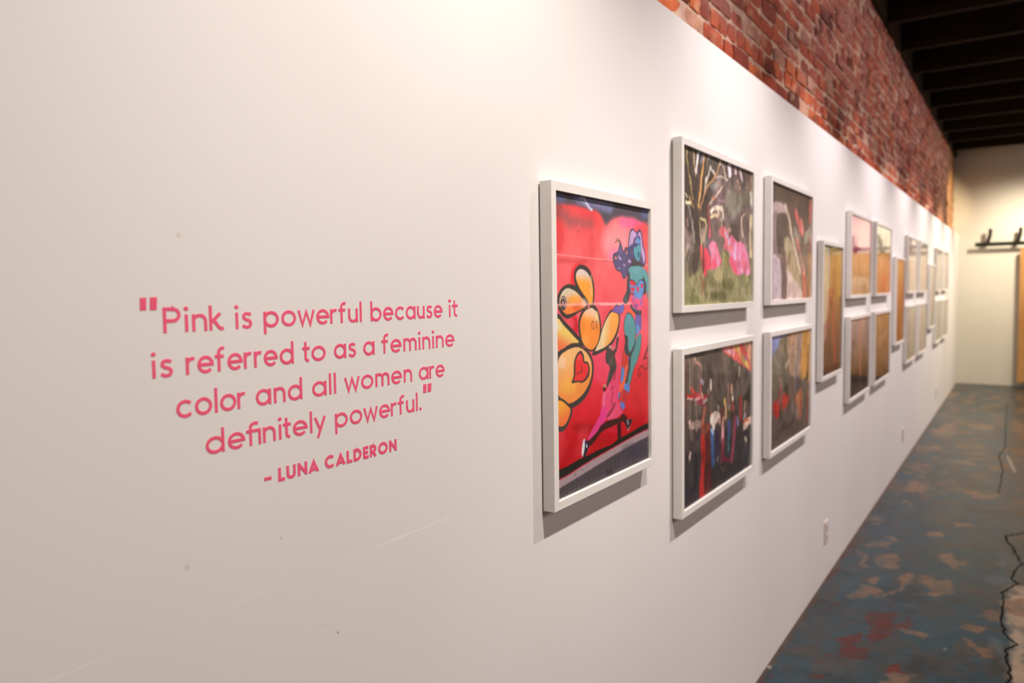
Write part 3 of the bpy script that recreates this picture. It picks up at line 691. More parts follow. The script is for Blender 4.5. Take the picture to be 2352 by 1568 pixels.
["p",[337,76,331,65,316,58,296,58,281,66,275,77,281,89,296,96,315,95,331,88],[110,106,70],18,0.8,1],
["p",[283,57,276,42,256,32,233,33,214,43,207,59,214,75,233,84,256,84,275,74],[160,150,112],18,0.8,1],
["p",[648,305,638,280,611,264,579,263,552,277,542,301,552,326,578,342,611,344,638,330],[140,128,78],18,0.8,1],
["s",[156,573,185,455,192,357,156,257],53.4,[74,64,56],16,1,1],
["s",[92,300,106,226],39.5,[86,74,66],24,0.8,1],
["s",[229,190,260,132,245,89],19.2,[140,98,72],14,0.8,1],
["s",[282,171,275,112],9.6,[110,66,44],10,0.7,1],
["s",[214,564,229,478,244,410],7.5,[206,190,142],5,0.9,1],
["s",[236,566,293,557,303,503,282,463,270,412],8.4,[204,188,138],5,0.9,1],
["s",[127,540,145,471,159,408],7.3,[172,170,160],5,0.9,1],
["s",[106,434,61,343],8.3,[160,152,144],5,0.9,1],
["s",[110,353,65,262],7.1,[120,116,106],5,0.9,1],
["s",[824,623,829,549,850,503],13.8,[186,168,152],5,0.9,1],
["s",[985,662,971,517,988,373],24.2,[206,188,150],5,0.9,1],
["s",[472,603,482,478],13.7,[150,116,104],5,0.9,1],
["s",[523,605,515,522],10.4,[180,156,140],5,0.9,1],
["s",[347,507,351,456],11.8,[218,82,106],5,0.9,1],
["s",[1008,460,1015,337],9.8,[150,110,110],5,0.9,1],
["s",[61,541,71,509],8.9,[170,130,120],5,0.9,1],
["p",[485,519,541,539,602,511,640,428,612,380,550,389,563,447,511,473],[216,112,118],6,1,1],
["p",[665,529,658,518,640,511,618,509,600,513,593,523,600,533,617,541,640,542,658,538],[190,150,140],12,0.8,1],
["p",[665,493,749,456,816,456,887,426,939,352,977,224,898,215,857,229,818,205,732,209,676,247,630,305,644,348,603,379,611,434],[236,124,158],6,1,1],
["p",[639,330,703,325,760,214,685,238],[236,88,112],9,1,1],
["s",[730,420,722,334],26.2,[236,178,206],10,0.8,1],
["s",[836,392,807,329],19.2,[240,160,190],10,0.7,1],
["s",[836,357,887,243],27.7,[236,110,130],12,0.7,1],
["s",[808,250,838,229],15.5,[232,180,210],8,0.8,1],
["s",[917,244,938,224],16.0,[232,180,205],8,0.8,1],
["p",[684,401,677,383,659,371,637,370,619,380,612,396,618,414,636,426,659,427,677,418],[232,120,110],12,0.7,1],
["s",[571,504,611,463,643,424],12.9,[172,162,188],6,0.9,1],
["p",[344,397,391,432,440,415,482,356,518,284,441,253,408,236,376,248,352,350],[246,122,146],5,1,1],
["s",[457,347,474,291],17.2,[240,150,190],10,0.7,1],
["p",[441,278,435,261,418,250,398,249,382,259,376,275,382,292,398,303,418,304,435,294],[236,80,104],10,0.8,1],
["p",[278,385,324,364,360,311,370,247,337,229,313,230,302,197,279,196,259,248,267,346],[232,76,98],5,1,1],
["p",[225,389,244,402,263,307,271,229,252,237],[216,86,84],5,1,1],
["s",[312,434,336,381,364,342],11.1,[110,104,126],5,0.9,1],
["s",[364,311,360,275],9.9,[130,50,50],6,0.8,1],
["s",[266,415,271,307,265,221],10.9,[92,68,54],5,1,1],
["s",[363,457,352,429],9.8,[130,100,120],6,1,1],
],
3:[
["g",[[1000,[84,70,58]],[700,[104,88,76]],[400,[134,118,100]],[0,[136,120,106]]]],
["p",[56,828,316,833,338,747,58,716],[176,156,152],12,1,1],
["p",[58,716,167,728,192,383,65,378],[140,120,118],12,1,1],
["p",[148,726,377,751,400,604,384,437,154,425],[96,84,72],12,1,1],
["p",[322,553,548,461,744,88,599,151,348,278],[168,154,124],12,1,1],
["p",[65,378,118,387,212,333,262,188,238,-11,72,-7],[188,172,178],12,1,1],
["p",[368,264,533,198,737,88,740,-25,354,-15],[206,188,178],12,1,1],
["p",[247,445,356,376,364,-15,257,-12],[118,98,88],12,1,1],
["s",[326,834,407,739,461,624,592,417,706,255],26.4,[222,202,178],12,0.85,1],
["s",[583,789,740,647],47.6,[200,104,98],12,0.85,1],
["s",[738,727,763,641],36.6,[226,140,128],12,0.85,1],
["s",[566,617,676,555],46.9,[150,146,132],12,0.85,1],
["s",[834,575,999,670],47.3,[160,152,130],12,0.85,1],
["s",[621,544,701,446],39.3,[206,130,112],12,0.85,1],
["s",[968,881,1014,986],42.1,[190,96,80],12,0.85,1],
["s",[959,765,1018,854],38.8,[196,100,88],12,0.85,1],
["s",[989,586,1003,520],37.2,[226,150,136],12,0.85,1],
["s",[981,461,993,52],44.2,[178,128,70],12,0.85,1],
["s",[797,241,823,152,828,-27],44.0,[222,108,92],12,0.85,1],
["s",[772,313,820,250],32.4,[214,160,150],12,0.85,1],
["s",[733,924,782,779],48.0,[92,72,62],12,0.85,1],
["s",[701,438,748,345],39.8,[160,136,118],12,0.85,1],
["s",[917,152,946,-14],33.6,[150,100,76],12,0.85,1],
["s",[979,510,980,486],33.6,[150,60,50],12,0.85,1],
["s",[425,394,406,348],43.8,[130,106,84],12,0.85,1],
],
4:[
["g",[[1000,[104,90,80]],[600,[92,82,72]],[450,[80,68,62]],[330,[60,52,54]],[0,[48,42,48]]]],
["n",[60,52,46],0.05,0.52,0.7,0.5,21,0.4],
["p",[85,996,338,997,284,970,179,962],[62,50,46],10,1,1],
["p",[478,980,471,969,454,963,434,966,417,975,411,988,417,999,434,1005,454,1003,471,993],[66,54,50],10,1,1],
["p",[503,982,653,996,1039,1004,1043,732,805,843,635,916],[214,92,88],5,1,0],
["p",[546,982,662,965,718,941,705,908,599,950],[232,148,152],7,1,1],
["s",[699,987,805,914,957,800],21.0,[212,160,104],6,0.9,1],
["s",[756,995,790,942],15.4,[206,192,96],6,0.9,1],
["s",[814,993,935,895],21.1,[212,76,74],6,0.9,1],
["s",[893,1004,998,845],26.5,[198,164,114],6,0.9,1],
["s",[855,859,936,812],16.2,[208,190,96],6,0.9,1],
["s",[884,887,925,859],13.7,[150,100,120],6,0.9,1],
["s",[998,850,1010,783],19.1,[170,120,80],6,0.9,1],
["s",[955,984,1008,914],10.7,[220,190,150],6,0.9,1],
["s",[737,961,815,882],7.8,[226,120,80],6,0.9,1],
["s",[52,998,53,786,51,534],5.4,[110,40,36],4,1,1],
["s",[96,953,101,854,101,751],7.3,[160,140,124],6,0.9,1],
["s",[141,959,135,868,128,773],5.5,[128,112,100],6,0.9,1],
["s",[103,701,103,525],8.0,[128,108,98],6,0.9,1],
["s",[175,668,183,538],8.2,[150,126,116],6,0.9,1],
["s",[73,986,78,980],12.1,[170,160,150],6,0.9,1],
["s",[153,956,164,953],12.5,[150,130,112],6,0.9,1],
["s",[171,932,216,915,246,883],9.5,[176,130,120],6,0.9,1],
["s",[234,897,246,824],7.7,[130,100,90],6,0.9,1],
["s",[231,772,242,718],10.9,[198,80,74],6,0.9,1],
["s",[242,797,261,786],19.5,[160,150,164],6,0.9,1],
["s",[72,726,146,712],14.3,[196,50,50],6,0.9,1],
["s",[68,711,135,698],7.4,[214,174,170],6,0.9,1],
["s",[117,767,164,724],11.3,[212,72,66],6,0.9,1],
["s",[175,707,308,673],21.8,[172,60,68],6,0.9,1],
["s",[164,686,224,682],8.9,[206,160,160],6,0.9,1],
["s",[246,706,258,688],14.3,[206,170,150],6,0.9,1],
["s",[201,663,277,640],14.4,[150,56,76],6,0.9,1],
["s",[269,654,316,653],13.2,[180,160,150],6,0.9,1],
["s",[367,773,367,725],18.2,[224,206,196],6,0.9,1],
["s",[408,779,412,754],8.2,[140,124,112],6,0.9,1],
["s",[332,719,332,707],10.0,[150,134,122],6,0.9,1],
["s",[796,817,801,767,792,755],11.6,[186,168,152],6,0.9,1],
["s",[355,710,348,574],11.4,[110,80,64],6,0.9,1],
["s",[285,591,254,486],29.4,[150,88,74],6,0.9,1],
["s",[570,605,571,583],18.8,[206,172,94],6,0.9,1],
["s",[588,567,585,482],18.2,[190,150,112],6,0.9,1],
["s",[619,699,629,581],22.2,[140,106,96],6,0.9,1],
["s",[674,690,679,654],21.0,[190,144,124],6,0.9,1],
["s",[712,631,707,596],15.1,[110,100,110],6,0.9,1],
["s",[688,604,693,595],20.4,[222,204,184],6,0.9,1],
["s",[684,552,703,518],22.7,[186,92,80],6,0.9,1],
["s",[638,544,648,516],17.1,[150,130,120],6,0.9,1],
["s",[818,571,829,420],26.1,[150,44,36],6,0.9,1],
["s",[908,531,889,471],14.5,[172,142,132],6,0.9,1],
["s",[770,433,785,394],21.8,[120,112,130],6,0.9,1],
["s",[899,432,889,416],24.2,[154,138,150],6,0.9,1],
["s",[921,363,994,375],29.2,[210,176,160],6,0.9,1],
["s",[870,374,931,393],8.1,[190,80,40],6,0.9,1],
["s",[471,578,480,567],17.6,[160,146,138],6,0.9,1],
["s",[531,536,523,470],17.9,[120,50,40],6,0.9,1],
["s",[549,472,532,425],21.5,[200,150,140],6,0.9,1],
["s",[1013,493,1019,435],16.7,[150,110,104],6,0.9,1],
["s",[648,507,657,488],14.9,[90,70,30],6,0.9,1],
["s",[380,538,372,528],13.5,[190,90,76],6,0.9,1],
["p",[1000,673,928,601,848,557,939,530,1036,432,1044,642],[58,50,38],12,1,1],
["p",[364,530,421,550,488,536,502,483,447,470,413,453,364,480],[214,194,184],8,1,1],
["p",[515,463,510,449,497,443,481,447,468,459,463,475,468,488,481,495,497,491,510,479],[150,120,110],10,1,1],
["p",[244,494,333,499,359,437,309,403,256,437],[122,64,52],8,1,1],
["p",[252,446,296,393,305,357,289,158,293,8,225,2,219,96,240,257,237,383],[168,40,38],6,1,1],
["p",[296,402,350,439,361,308,377,131,390,40,360,15,289,5,281,160,301,282],[86,32,32],8,1,1],
["s",[384,423,397,333,402,245,398,198],28.9,[56,88,140],8,0.88,1],
["s",[445,408,463,325,446,233],22.1,[44,40,72],8,0.88,1],
["s",[376,429,401,410],14.4,[140,160,190],8,0.88,1],
["s",[543,398,539,323],28.8,[208,152,156],8,0.88,1],
["s",[544,304,535,189],34.1,[122,44,60],8,0.88,1],
["s",[637,421,633,336],31.2,[62,74,128],8,0.88,1],
["s",[628,328,627,237],17.9,[58,112,128],8,0.88,1],
["s",[734,441,716,283,678,140],28.9,[140,58,80],8,0.88,1],
["s",[105,340,101,301],17.5,[206,182,178],8,0.88,1],
["s",[97,548,105,498],16.1,[208,172,168],8,0.88,1],
["s",[127,521,220,516,189,490],23.6,[176,150,142],8,0.88,1],
["s",[105,482,120,450],26.0,[100,90,88],8,0.88,1],
["s",[204,462,196,385],26.8,[66,56,60],8,0.88,1],
["s",[901,238,912,233],25.6,[212,198,172],8,0.88,1],
["s",[890,340,932,349],30.0,[208,182,168],8,0.88,1],
["s",[868,374,959,380],7.7,[190,80,40],8,0.88,1],
["s",[392,507,410,456],28.9,[212,194,184],8,0.88,1],
["s",[472,212,463,201],11.0,[130,110,96],8,0.88,1],
["s",[775,404,785,388],20.4,[110,104,140],8,0.88,1],
["s",[816,376,827,278],29.1,[52,46,36],8,0.88,1],
["s",[859,208,968,96],52.6,[56,58,60],8,0.88,1],
["s",[105,276,105,195],29.3,[60,54,56],8,0.88,1],
["s",[173,317,174,111],23.4,[34,34,38],8,0.88,1],
["s",[509,112,564,105],22.9,[86,66,58],8,0.88,1],
["s",[893,10,904,-3],21.3,[110,92,84],8,0.88,1],
["s",[969,46,980,13],21.9,[80,72,58],8,0.88,1],
["s",[75,123,75,83],29.0,[42,46,58],8,0.88,1],
["s",[563,182,639,146],15.6,[110,26,40],8,0.88,1],
["s",[437,174,509,90],30.1,[52,46,50],8,0.88,1],
],
5:[
["g",[[1000,[124,110,96]],[600,[116,102,86]],[300,[104,88,78]],[0,[84,70,66]]]],
["p",[53,996,459,998,439,935,225,943,178,871,65,824],[122,130,176],12,1,1],
["p",[215,948,439,947,423,718,298,781],[112,102,78],12,1,1],
["p",[406,998,810,995,798,567,545,571,445,683],[158,134,114],12,1,1],
["p",[822,999,1072,1007,1063,457,884,520,750,557],[192,146,80],12,1,1],
["p",[84,821,217,860,402,720,448,538,89,550],[112,102,86],12,1,1],
["p",[57,262,455,254,1048,85,1051,-14,62,-4],[94,80,72],12,1,1],
["p",[82,423,216,408,238,299,170,263,89,330],[164,46,38],12,1,1],
["p",[295,445,440,430,421,349,298,318],[168,54,42],12,1,1],
["p",[595,357,754,429,805,309,754,140,665,269],[168,110,80],12,1,1],
["s",[727,989,708,832,622,626],38.0,[138,128,134],12,0.85,1],
["s",[635,980,639,839,577,632],24.3,[160,144,124],12,0.85,1],
["s",[963,814,933,530],29.7,[112,84,46],12,0.85,1],
["s",[433,740,361,690],22.6,[190,174,154],12,0.85,1],
["s",[112,811,181,718],15.8,[150,136,118],12,0.85,1],
["s",[256,894,338,791],14.9,[140,126,104],12,0.85,1],
["s",[365,511,397,466],53.9,[56,54,42],12,0.85,1],
["s",[242,578,243,524],32.3,[156,118,104],12,0.85,1],
["s",[254,499,206,406],33.5,[148,58,66],12,0.85,1],
["s",[647,522,637,474],45.7,[92,86,104],12,0.85,1],
["s",[341,649,364,567],45.6,[98,92,74],12,0.85,1],
["s",[493,449,519,281],47.7,[108,92,84],12,0.85,1],
["s",[837,458,846,111],38.0,[96,102,88],12,0.85,1],
["s",[951,352,941,90],31.8,[150,78,60],12,0.85,1],
["s",[933,547,934,512],35.0,[70,52,34],12,0.85,1],
["s",[754,404,760,181],20.2,[150,72,58],12,0.85,1],
["s",[247,368,240,205],22.1,[70,56,44],12,0.85,1],
["s",[231,133,566,156],25.7,[72,60,62],12,0.85,1],
["s",[631,259,679,173],28.1,[150,126,116],12,0.85,1],
["s",[540,310,564,239],32.1,[122,110,110],12,0.85,1],
["s",[90,504,148,433],21.4,[96,88,70],12,0.85,1],
["s",[568,1001,483,903],38.9,[180,140,112],12,0.85,1],
["s",[173,120,193,100],58.7,[80,68,66],12,0.85,1],
["s",[452,359,422,301],30.9,[78,66,54],12,0.85,1],
],
6:[
["g",[[1000,[178,146,84]],[700,[186,148,80]],[450,[150,112,80]],[250,[120,90,70]],[0,[96,74,62]]]],  # yellow-brown top paints in the pine door mirrored in the glass
["p",[85,1004,363,1003,328,581,110,377],[214,200,160],14,1,1],
["p",[110,387,241,394,217,268,111,273],[190,140,130],14,1,1],
["s",[298,969,316,729],25.4,[176,178,172],14,0.85,1],
["s",[460,644,589,360,688,37],43.5,[200,84,70],14,0.85,1],
["s",[323,645,310,370],28.7,[196,100,104],14,0.85,1],
["s",[590,794,566,643],43.1,[166,110,80],14,0.85,1],
["s",[942,573,948,65],49.7,[112,82,56],14,0.85,1],
["s",[217,268,233,57],41.4,[110,88,72],14,0.85,1],
["s",[104,13,1070,11],72.7,[70,34,34],14,0.85,1],
["s",[801,884,860,641],59.0,[200,160,80],14,0.85,1],
["s",[396,580,469,536],26.1,[80,50,40],14,0.85,1],
],
7:[
["g",[[1000,[238,158,176]],[620,[232,176,180]],[560,[190,130,120]],[500,[196,152,112]],[250,[182,146,104]],[120,[196,172,144]],[0,[190,160,120]]]],  # dark band and tan below paint in the mirrored rail and door
["s",[285,734,327,580],36.0,[190,70,110],16,0.85,1],
["s",[197,573,461,587],32.8,[150,50,90],16,0.85,1],
["s",[395,549,410,284],49.1,[180,128,92],16,0.85,1],
["s",[154,177,918,181],53.9,[212,188,160],16,0.85,1],
["s",[699,106,704,33],65.1,[160,128,90],16,0.85,1],
],
8:[
["g",[[1000,[206,202,176]],[660,[204,190,160]],[600,[120,96,76]],[500,[204,156,112]],[200,[214,140,98]],[0,[206,140,100]]]],  # mirrored wall, rail and pine door painted into the print's colours
["s",[653,903,649,713],42.3,[84,80,66],16,0.85,1],  # rail hook mirrored in the glass, painted in
["s",[564,186,578,-3],106.9,[226,118,84],16,0.85,1],
["s",[266,509,253,62],40.1,[214,170,130],16,0.85,1],
],
9:[
["g",[[1000,[186,168,166]],[700,[160,140,132]],[420,[120,100,80]],[320,[96,76,60]],[280,[52,44,38]],[0,[66,54,48]]]],
["s",[551,912,533,604,552,254],50.8,[196,130,108],14,0.85,1],
["s",[873,986,893,662],67.9,[130,112,124],14,0.85,1],
["s",[248,897,262,632],40.2,[126,110,108],14,0.85,1],
["s",[555,217,567,-6],38.6,[96,84,104],14,0.85,1],
["s",[195,691,228,671],31.9,[70,60,56],14,0.85,1],
],
10:[
["g",[[1000,[176,142,96]],[600,[168,130,88]],[300,[142,112,78]],[120,[110,86,60]],[0,[56,50,40]]]],
["s",[282,966,384,795],62.1,[206,170,130],16,0.8,1],
["s",[772,660,309,573],77.1,[186,150,120],16,0.8,1],
["s",[598,397,805,221],83.7,[164,130,100],16,0.8,1],
],
}
FLOOR_MARKS=[["crack",[0.928,5.967,0.914,5.94,0.868,5.878,0.829,5.826,0.841,5.679,0.87,5.603,0.877,5.504,0.89,5.424,0.902,5.323,0.923,5.288,0.891,5.177,0.88,5.104,0.867,4.978,0.886,4.939,0.902,4.907,0.855,4.809,0.824,4.713,0.839,4.601,0.836,4.476,0.831,4.339,0.842,4.251,0.85,4.21,0.846,4.17,0.873,4.106,0.899,4.058,0.869,4.012,0.858,3.985,0.856,3.89,0.872,3.81,0.879,3.683,0.863,3.638,0.87,3.564],0.01],["crack",[0.743,12.413,0.762,10.442,0.779,9.008,0.734,8.566,0.764,8.151,0.777,7.909,0.77,7.624,0.778,7.41,0.761,7.113,0.767,7.0],0.007],["bare",[0.848,4.737,0.865,4.825,0.926,4.902,1.006,4.951,0.983,3.613,0.887,3.553,0.875,3.68,0.876,3.813,0.864,3.908,0.901,4.059,0.858,4.184,0.851,4.351,0.848,4.553],0.05],["pale",[0.822,5.471,0.896,5.367,0.927,5.338,0.926,5.067,0.869,5.076,0.816,5.132],0.06],["pale",[0.799,4.06,0.846,4.06,0.857,3.917,0.836,3.826,0.807,3.939],0.05],["pale",[0.755,5.007,0.87,4.97,0.843,4.851,0.777,4.851],0.05],["tan",[0.502,5.19,0.566,5.266,0.617,5.151,0.665,5.168,0.619,5.013,0.545,5.036],0.02],["tan",[0.458,4.699,0.505,4.769,0.571,4.831,0.613,4.731,0.616,4.595,0.55,4.498,0.489,4.557],0.02],["tan",[0.343,4.713,0.387,4.751,0.417,4.695,0.37,4.584,0.359,4.477,0.322,4.359,0.273,4.301,0.288,4.357,0.332,4.461,0.345,4.548],0.02],["tan",[0.413,4.034,0.449,4.041,0.508,4.015,0.567,3.975,0.557,3.925,0.49,3.943,0.425,3.979],0.02],["tan",[0.666,3.95,0.693,3.994,0.728,3.945,0.764,3.982,0.796,4.001,0.776,3.92,0.741,3.858,0.711,3.907],0.02],["tan",[0.673,4.17,0.722,4.192,0.777,4.15,0.722,4.086,0.686,4.124],0.02],["tan",[0.429,3.45,0.468,3.51,0.514,3.503,0.541,3.461,0.545,3.384,0.455,3.328],0.02],["tan",[0.189,4.577,0.226,4.664,0.28,4.632,0.275,4.577,0.208,4.536],0.02],["tan",[0.159,4.316,0.218,4.471,0.272,4.386,0.218,4.277,0.181,4.254],0.02],["tan",[0.1,5.194,0.191,5.29,0.197,5.199,0.116,5.137],0.02],["tan",[0.41,5.649,0.455,5.69,0.517,5.611,0.438,5.564],0.02],["tan",[0.165,5.429,0.231,5.469,0.238,5.359,0.183,5.354],0.02],["tan",[0.745,4.352,0.799,4.427,0.83,4.388,0.781,4.325],0.02],["tan",[0.407,4.265,0.479,4.257,0.443,4.235],0.02],["tan",[0.098,5.035,0.15,4.916,0.167,4.762,0.13,4.832],0.02],["tan",[0.158,4.995,0.256,5.054,0.32,4.901,0.255,4.815],0.02],["tan",[0.548,5.992,0.615,6.065,0.606,5.964],0.02],["tan",[0.843,4.55,0.926,4.672,0.925,4.463,0.864,4.442],0.02],["tan",[-0.146,13.399,0.078,13.368,0.149,13.404,0.079,12.684,0.025,12.656],0.03],["tan",[0.131,10.014,0.217,10.402,0.281,9.933,0.309,9.489,0.193,9.352,0.078,9.586],0.03],["tan",[0.424,10.341,0.529,10.485,0.657,10.22,0.463,9.954],0.03],["tan",[0.153,8.719,0.205,8.812,0.242,8.582,0.187,8.551],0.03],["tan",[0.416,8.218,0.599,8.108,0.621,7.967,0.443,8.071],0.03],["tan",[0.148,7.087,0.283,7.038,0.288,6.798,0.189,6.701,0.143,6.833],0.03],["tan",[0.551,6.991,0.695,6.958,0.766,7.038,0.749,6.84,0.59,6.821],0.03],["tan",[0.159,6.421,0.223,6.387,0.219,6.28],0.03],["tan",[0.411,5.66,0.507,5.663,0.45,5.576],0.03],["tan",[0.535,6.019,0.62,6.04,0.579,5.957],0.03],["tan",[0.63,11.277,0.7,11.315,0.671,11.012],0.03],["tan",[0.83,11.005,0.937,10.538,0.935,9.764,0.837,10.16],0.03],["tan",[0.024,5.87,0.113,5.799,0.111,5.708,0.041,5.756],0.03],["red",[0.295,4.11,0.35,4.195,0.389,4.101,0.408,3.907,0.364,3.748,0.313,3.746,0.306,3.86],0.012],["red",[0.248,3.794,0.273,3.87,0.293,3.777,0.28,3.697],0.012],["red",[0.213,3.67,0.26,3.757,0.296,3.664,0.329,3.644,0.338,3.556,0.238,3.507,0.225,3.526,0.239,3.588],0.012],["red",[0.185,3.474,0.19,3.497,0.205,3.474,0.199,3.457],0.012],["red",[0.173,3.255,0.202,3.297,0.211,3.256,0.187,3.235],0.012],["red",[0.405,4.061,0.46,4.079,0.451,3.934,0.422,3.962],0.012],["red",[0.435,3.478,0.475,3.564,0.499,3.518,0.458,3.48],0.012],["red",[-0.001,3.147,0.023,3.168,0.026,3.141],0.012],["red",[0.48,3.997,0.48,4.091,0.457,4.11],0.012],["red",[0.13,4.149,0.175,4.123,0.157,4.095],0.012],["red",[0.0,4.144,0.042,4.114,0.031,4.053],0.01],["red",[-0.011,3.855,0.007,3.9,0.01,3.787],0.01],["red",[-0.006,3.622,0.0,3.733,0.019,3.653,0.008,3.587],0.01],["red",[-0.01,3.489,0.01,3.516,0.01,3.474],0.01],["dark",[0.054,4.626,0.099,4.631,0.104,4.526,0.063,4.543],0.06],["dark",[0.392,4.597,0.437,4.564,0.469,4.525,0.426,4.499],0.06],["dark",[0.502,3.697,0.566,3.723,0.584,3.62,0.543,3.533,0.501,3.58],0.06],["white",[0.797,8.545,0.814,8.555,0.87,7.962,0.859,7.884],0.008],["white",[0.001,3.277,0.011,3.287,0.022,3.271,0.013,3.253],0.005],["white",[-0.012,3.231,-0.006,3.247,-0.0,3.226],0.005],["white",[0.623,3.853,0.629,3.864,0.634,3.839],0.006]]
TEXT_ROWS=[(1.5805, [('Pink', 0.5491, 0.6381), ('is', 0.6532, 0.6813), ('powerful', 0.6993, 0.8915), ('because', 0.9105, 1.0969), ('it', 1.1138, 1.1434)]), (1.526, [('is', 0.5317, 0.5607), ('referred', 0.5775, 0.7511), ('to', 0.7672, 0.8128), ('as', 0.829, 0.8766), ('a', 0.892, 0.9185), ('feminine', 0.9345, 1.1306)]), (1.4725, [('color', 0.5621, 0.6671), ('and', 0.6818, 0.765), ('all', 0.7829, 0.8322), ('women', 0.848, 1.0094), ('are', 1.0267, 1.0996)]), (1.4192, [('de@nitely', 0.6009, 0.8093), ('powerful.', 0.8265, 1.0327)]), (1.3596, [('-', 0.6915, 0.7039), ('LUNA', 0.7153, 0.793), ('CALDERON', 0.8031, 0.9657)])]
QUOTE_MARKS=[[(0.5212, 1.6242), (0.5293, 1.6244), (0.5285, 1.6094), (0.5207, 1.6094)], [(0.5341, 1.6247), (0.5432, 1.6249), (0.5421, 1.6093), (0.5333, 1.6092)], [(1.0382, 1.4639), (1.0473, 1.4637), (1.0456, 1.4484), (1.0376, 1.4486)], [(1.0509, 1.4638), (1.0609, 1.464), (1.0592, 1.4491), (1.0496, 1.449)]]


# ------------------------------------------------------------------ room shell
Y_BACK, Y_FRONT, X_RIGHT, H_WALL, Z_JOIST, Z_DECK, X_BRICK = 14.68, -5.0, 7.0, 2.44, 3.70, 4.02, -0.09

# white gallery wall, finely gridded only where it meets the eye: a slab with a square top
struct(MB().box(-.082, 0, Y_FRONT, Y_BACK, 0, H_WALL).build('wall_left', WALL), 'long white gallery wall the framed prints hang on')
struct(MB().box(-.3, X_RIGHT + .3, Y_BACK, Y_BACK + .2, 0, Z_DECK).build('wall_back', BACKWALL), 'cream wall across the far end of the room')
struct(MB().box(X_RIGHT, X_RIGHT + .2, Y_FRONT, Y_BACK, 0, Z_DECK).build('wall_right', DARKWALL), 'grey wall on the far side of the room')
struct(MB().box(-.3, X_RIGHT + .2, Y_FRONT - .2, Y_FRONT, 0, Z_DECK).build('wall_front', DARKWALL), 'grey wall behind the viewer')
struct(MB().box(-.3, X_RIGHT + .2, Y_FRONT - .2, Y_BACK + .2, Z_DECK, Z_DECK + .1).build('ceiling', DECK), 'black boarded ceiling above the joists')

def brick_wall():
    V, F, Cc = [], [], []
    bl, bh, j = .205, .0630, .0135
    course = bh + j
    z = 2.365; row = 0
    n_u, n_v = 4, 3
    while z < Z_DECK:
        header = (row % 6 == 3)
        L = (.098 if header else bl)
        y = -1.2 + (0 if row % 2 else -L / 2) + rng.uniform(-.02, .02)
        while y < Y_BACK:
            l = L * rng.uniform(.93, 1.05)
            if not header and rng.random() < .06: l = .1
            y1 = min(y + l, Y_BACK - .002); hh = bh * rng.uniform(.93, 1.06)
            if y1 - y > .02 and z + hh < Z_DECK:
                x = X_BRICK + rng.normal(0, .0035); b = len(V)
                zz = z + rng.uniform(-.003, .003)
                tone = rng.random()
                base = hx((191, 90, 51)) * (1 - tone) + hx((162, 74, 52)) * tone
                q = rng.random()
                if q < .12: base = hx((196, 105, 62))
                elif q < .22: base = hx((126, 58, 44))
                elif q < .25: base = hx((90, 50, 42))
                elif q < .31: base = hx((184, 138, 114))
                tilt = rng.normal(0, .0025, 2)
                for iv in range(n_v + 1):
                    for iu in range(n_u + 1):
                        fu, fv = iu / n_u, iv / n_v
                        e = (iu in (0, n_u)) + (iv in (0, n_v))
                        px = x - (.003 if e else 0) - (.003 if e == 2 else 0) + (fu - .5) * tilt[0] + (fv - .5) * tilt[1] + rng.normal(0, .0012)
                        cu = fu if iu not in (0, n_u) else fu
                        V.append((px, y + (y1 - y) * cu + rng.normal(0, .0012), zz + hh * fv + rng.normal(0, .0008)))
                        Cc.append(base)
                for iv in range(n_v):
                    for iu in range(n_u):
                        a = b + iv * (n_u + 1) + iu
                        F.append((a, a + 1, a + n_u + 2, a + n_u + 1))
                # returns running back into the mortar
                ring = [b + i for i in range(n_u + 1)] + [b + k * (n_u + 1) + n_u for k in range(1, n_v + 1)] + [b + n_v * (n_u + 1) + i for i in range(n_u - 1, -1, -1)] + [b + k * (n_u + 1) for k in range(n_v - 1, 0, -1)]
                r0_ = len(V)
                for i in ring:
                    V.append((-.125, V[i][1], V[i][2])); Cc.append(base)
                m = len(ring)
                for i in range(m):
                    k = (i + 1) % m
                    F.append((ring[i], r0_ + i, r0_ + k, ring[k]))
            y += l + .009 * rng.uniform(.6, 1.4)
        z += course; row += 1
    me = bpy.data.meshes.new('wall_upper'); me.from_pydata(V, [], F); me.update()
    V = np.array(V); c = np.array(Cc)
    # orange low, mauve above: lamp falloff put into the colour; mortar smears, soot patches
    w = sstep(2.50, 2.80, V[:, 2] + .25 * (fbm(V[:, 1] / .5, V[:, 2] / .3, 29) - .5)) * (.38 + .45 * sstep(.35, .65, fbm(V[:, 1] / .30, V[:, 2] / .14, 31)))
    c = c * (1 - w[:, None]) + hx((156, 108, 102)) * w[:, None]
    w = sstep(.60, .72, fbm(V[:, 1] / .07, V[:, 2] / .05, 37)) * .55
    c = c * (1 - w[:, None]) + hx((202, 169, 140)) * w[:, None]
    w = sstep(.60, .75, fbm(V[:, 1] / .18, V[:, 2] / .10, 41)) * .6
    c = c * (1 - w[:, None]) + hx((74, 42, 36)) * w[:, None]
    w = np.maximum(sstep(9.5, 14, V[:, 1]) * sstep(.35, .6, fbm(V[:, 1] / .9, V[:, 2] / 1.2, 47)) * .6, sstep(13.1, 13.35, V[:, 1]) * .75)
    c = c * (1 - w[:, None]) + hx((174, 138, 94)) * w[:, None]  # tan towards the far corner paints in the warm light there
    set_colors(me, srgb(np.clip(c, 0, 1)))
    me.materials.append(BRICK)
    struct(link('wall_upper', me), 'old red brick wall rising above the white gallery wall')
brick_wall()
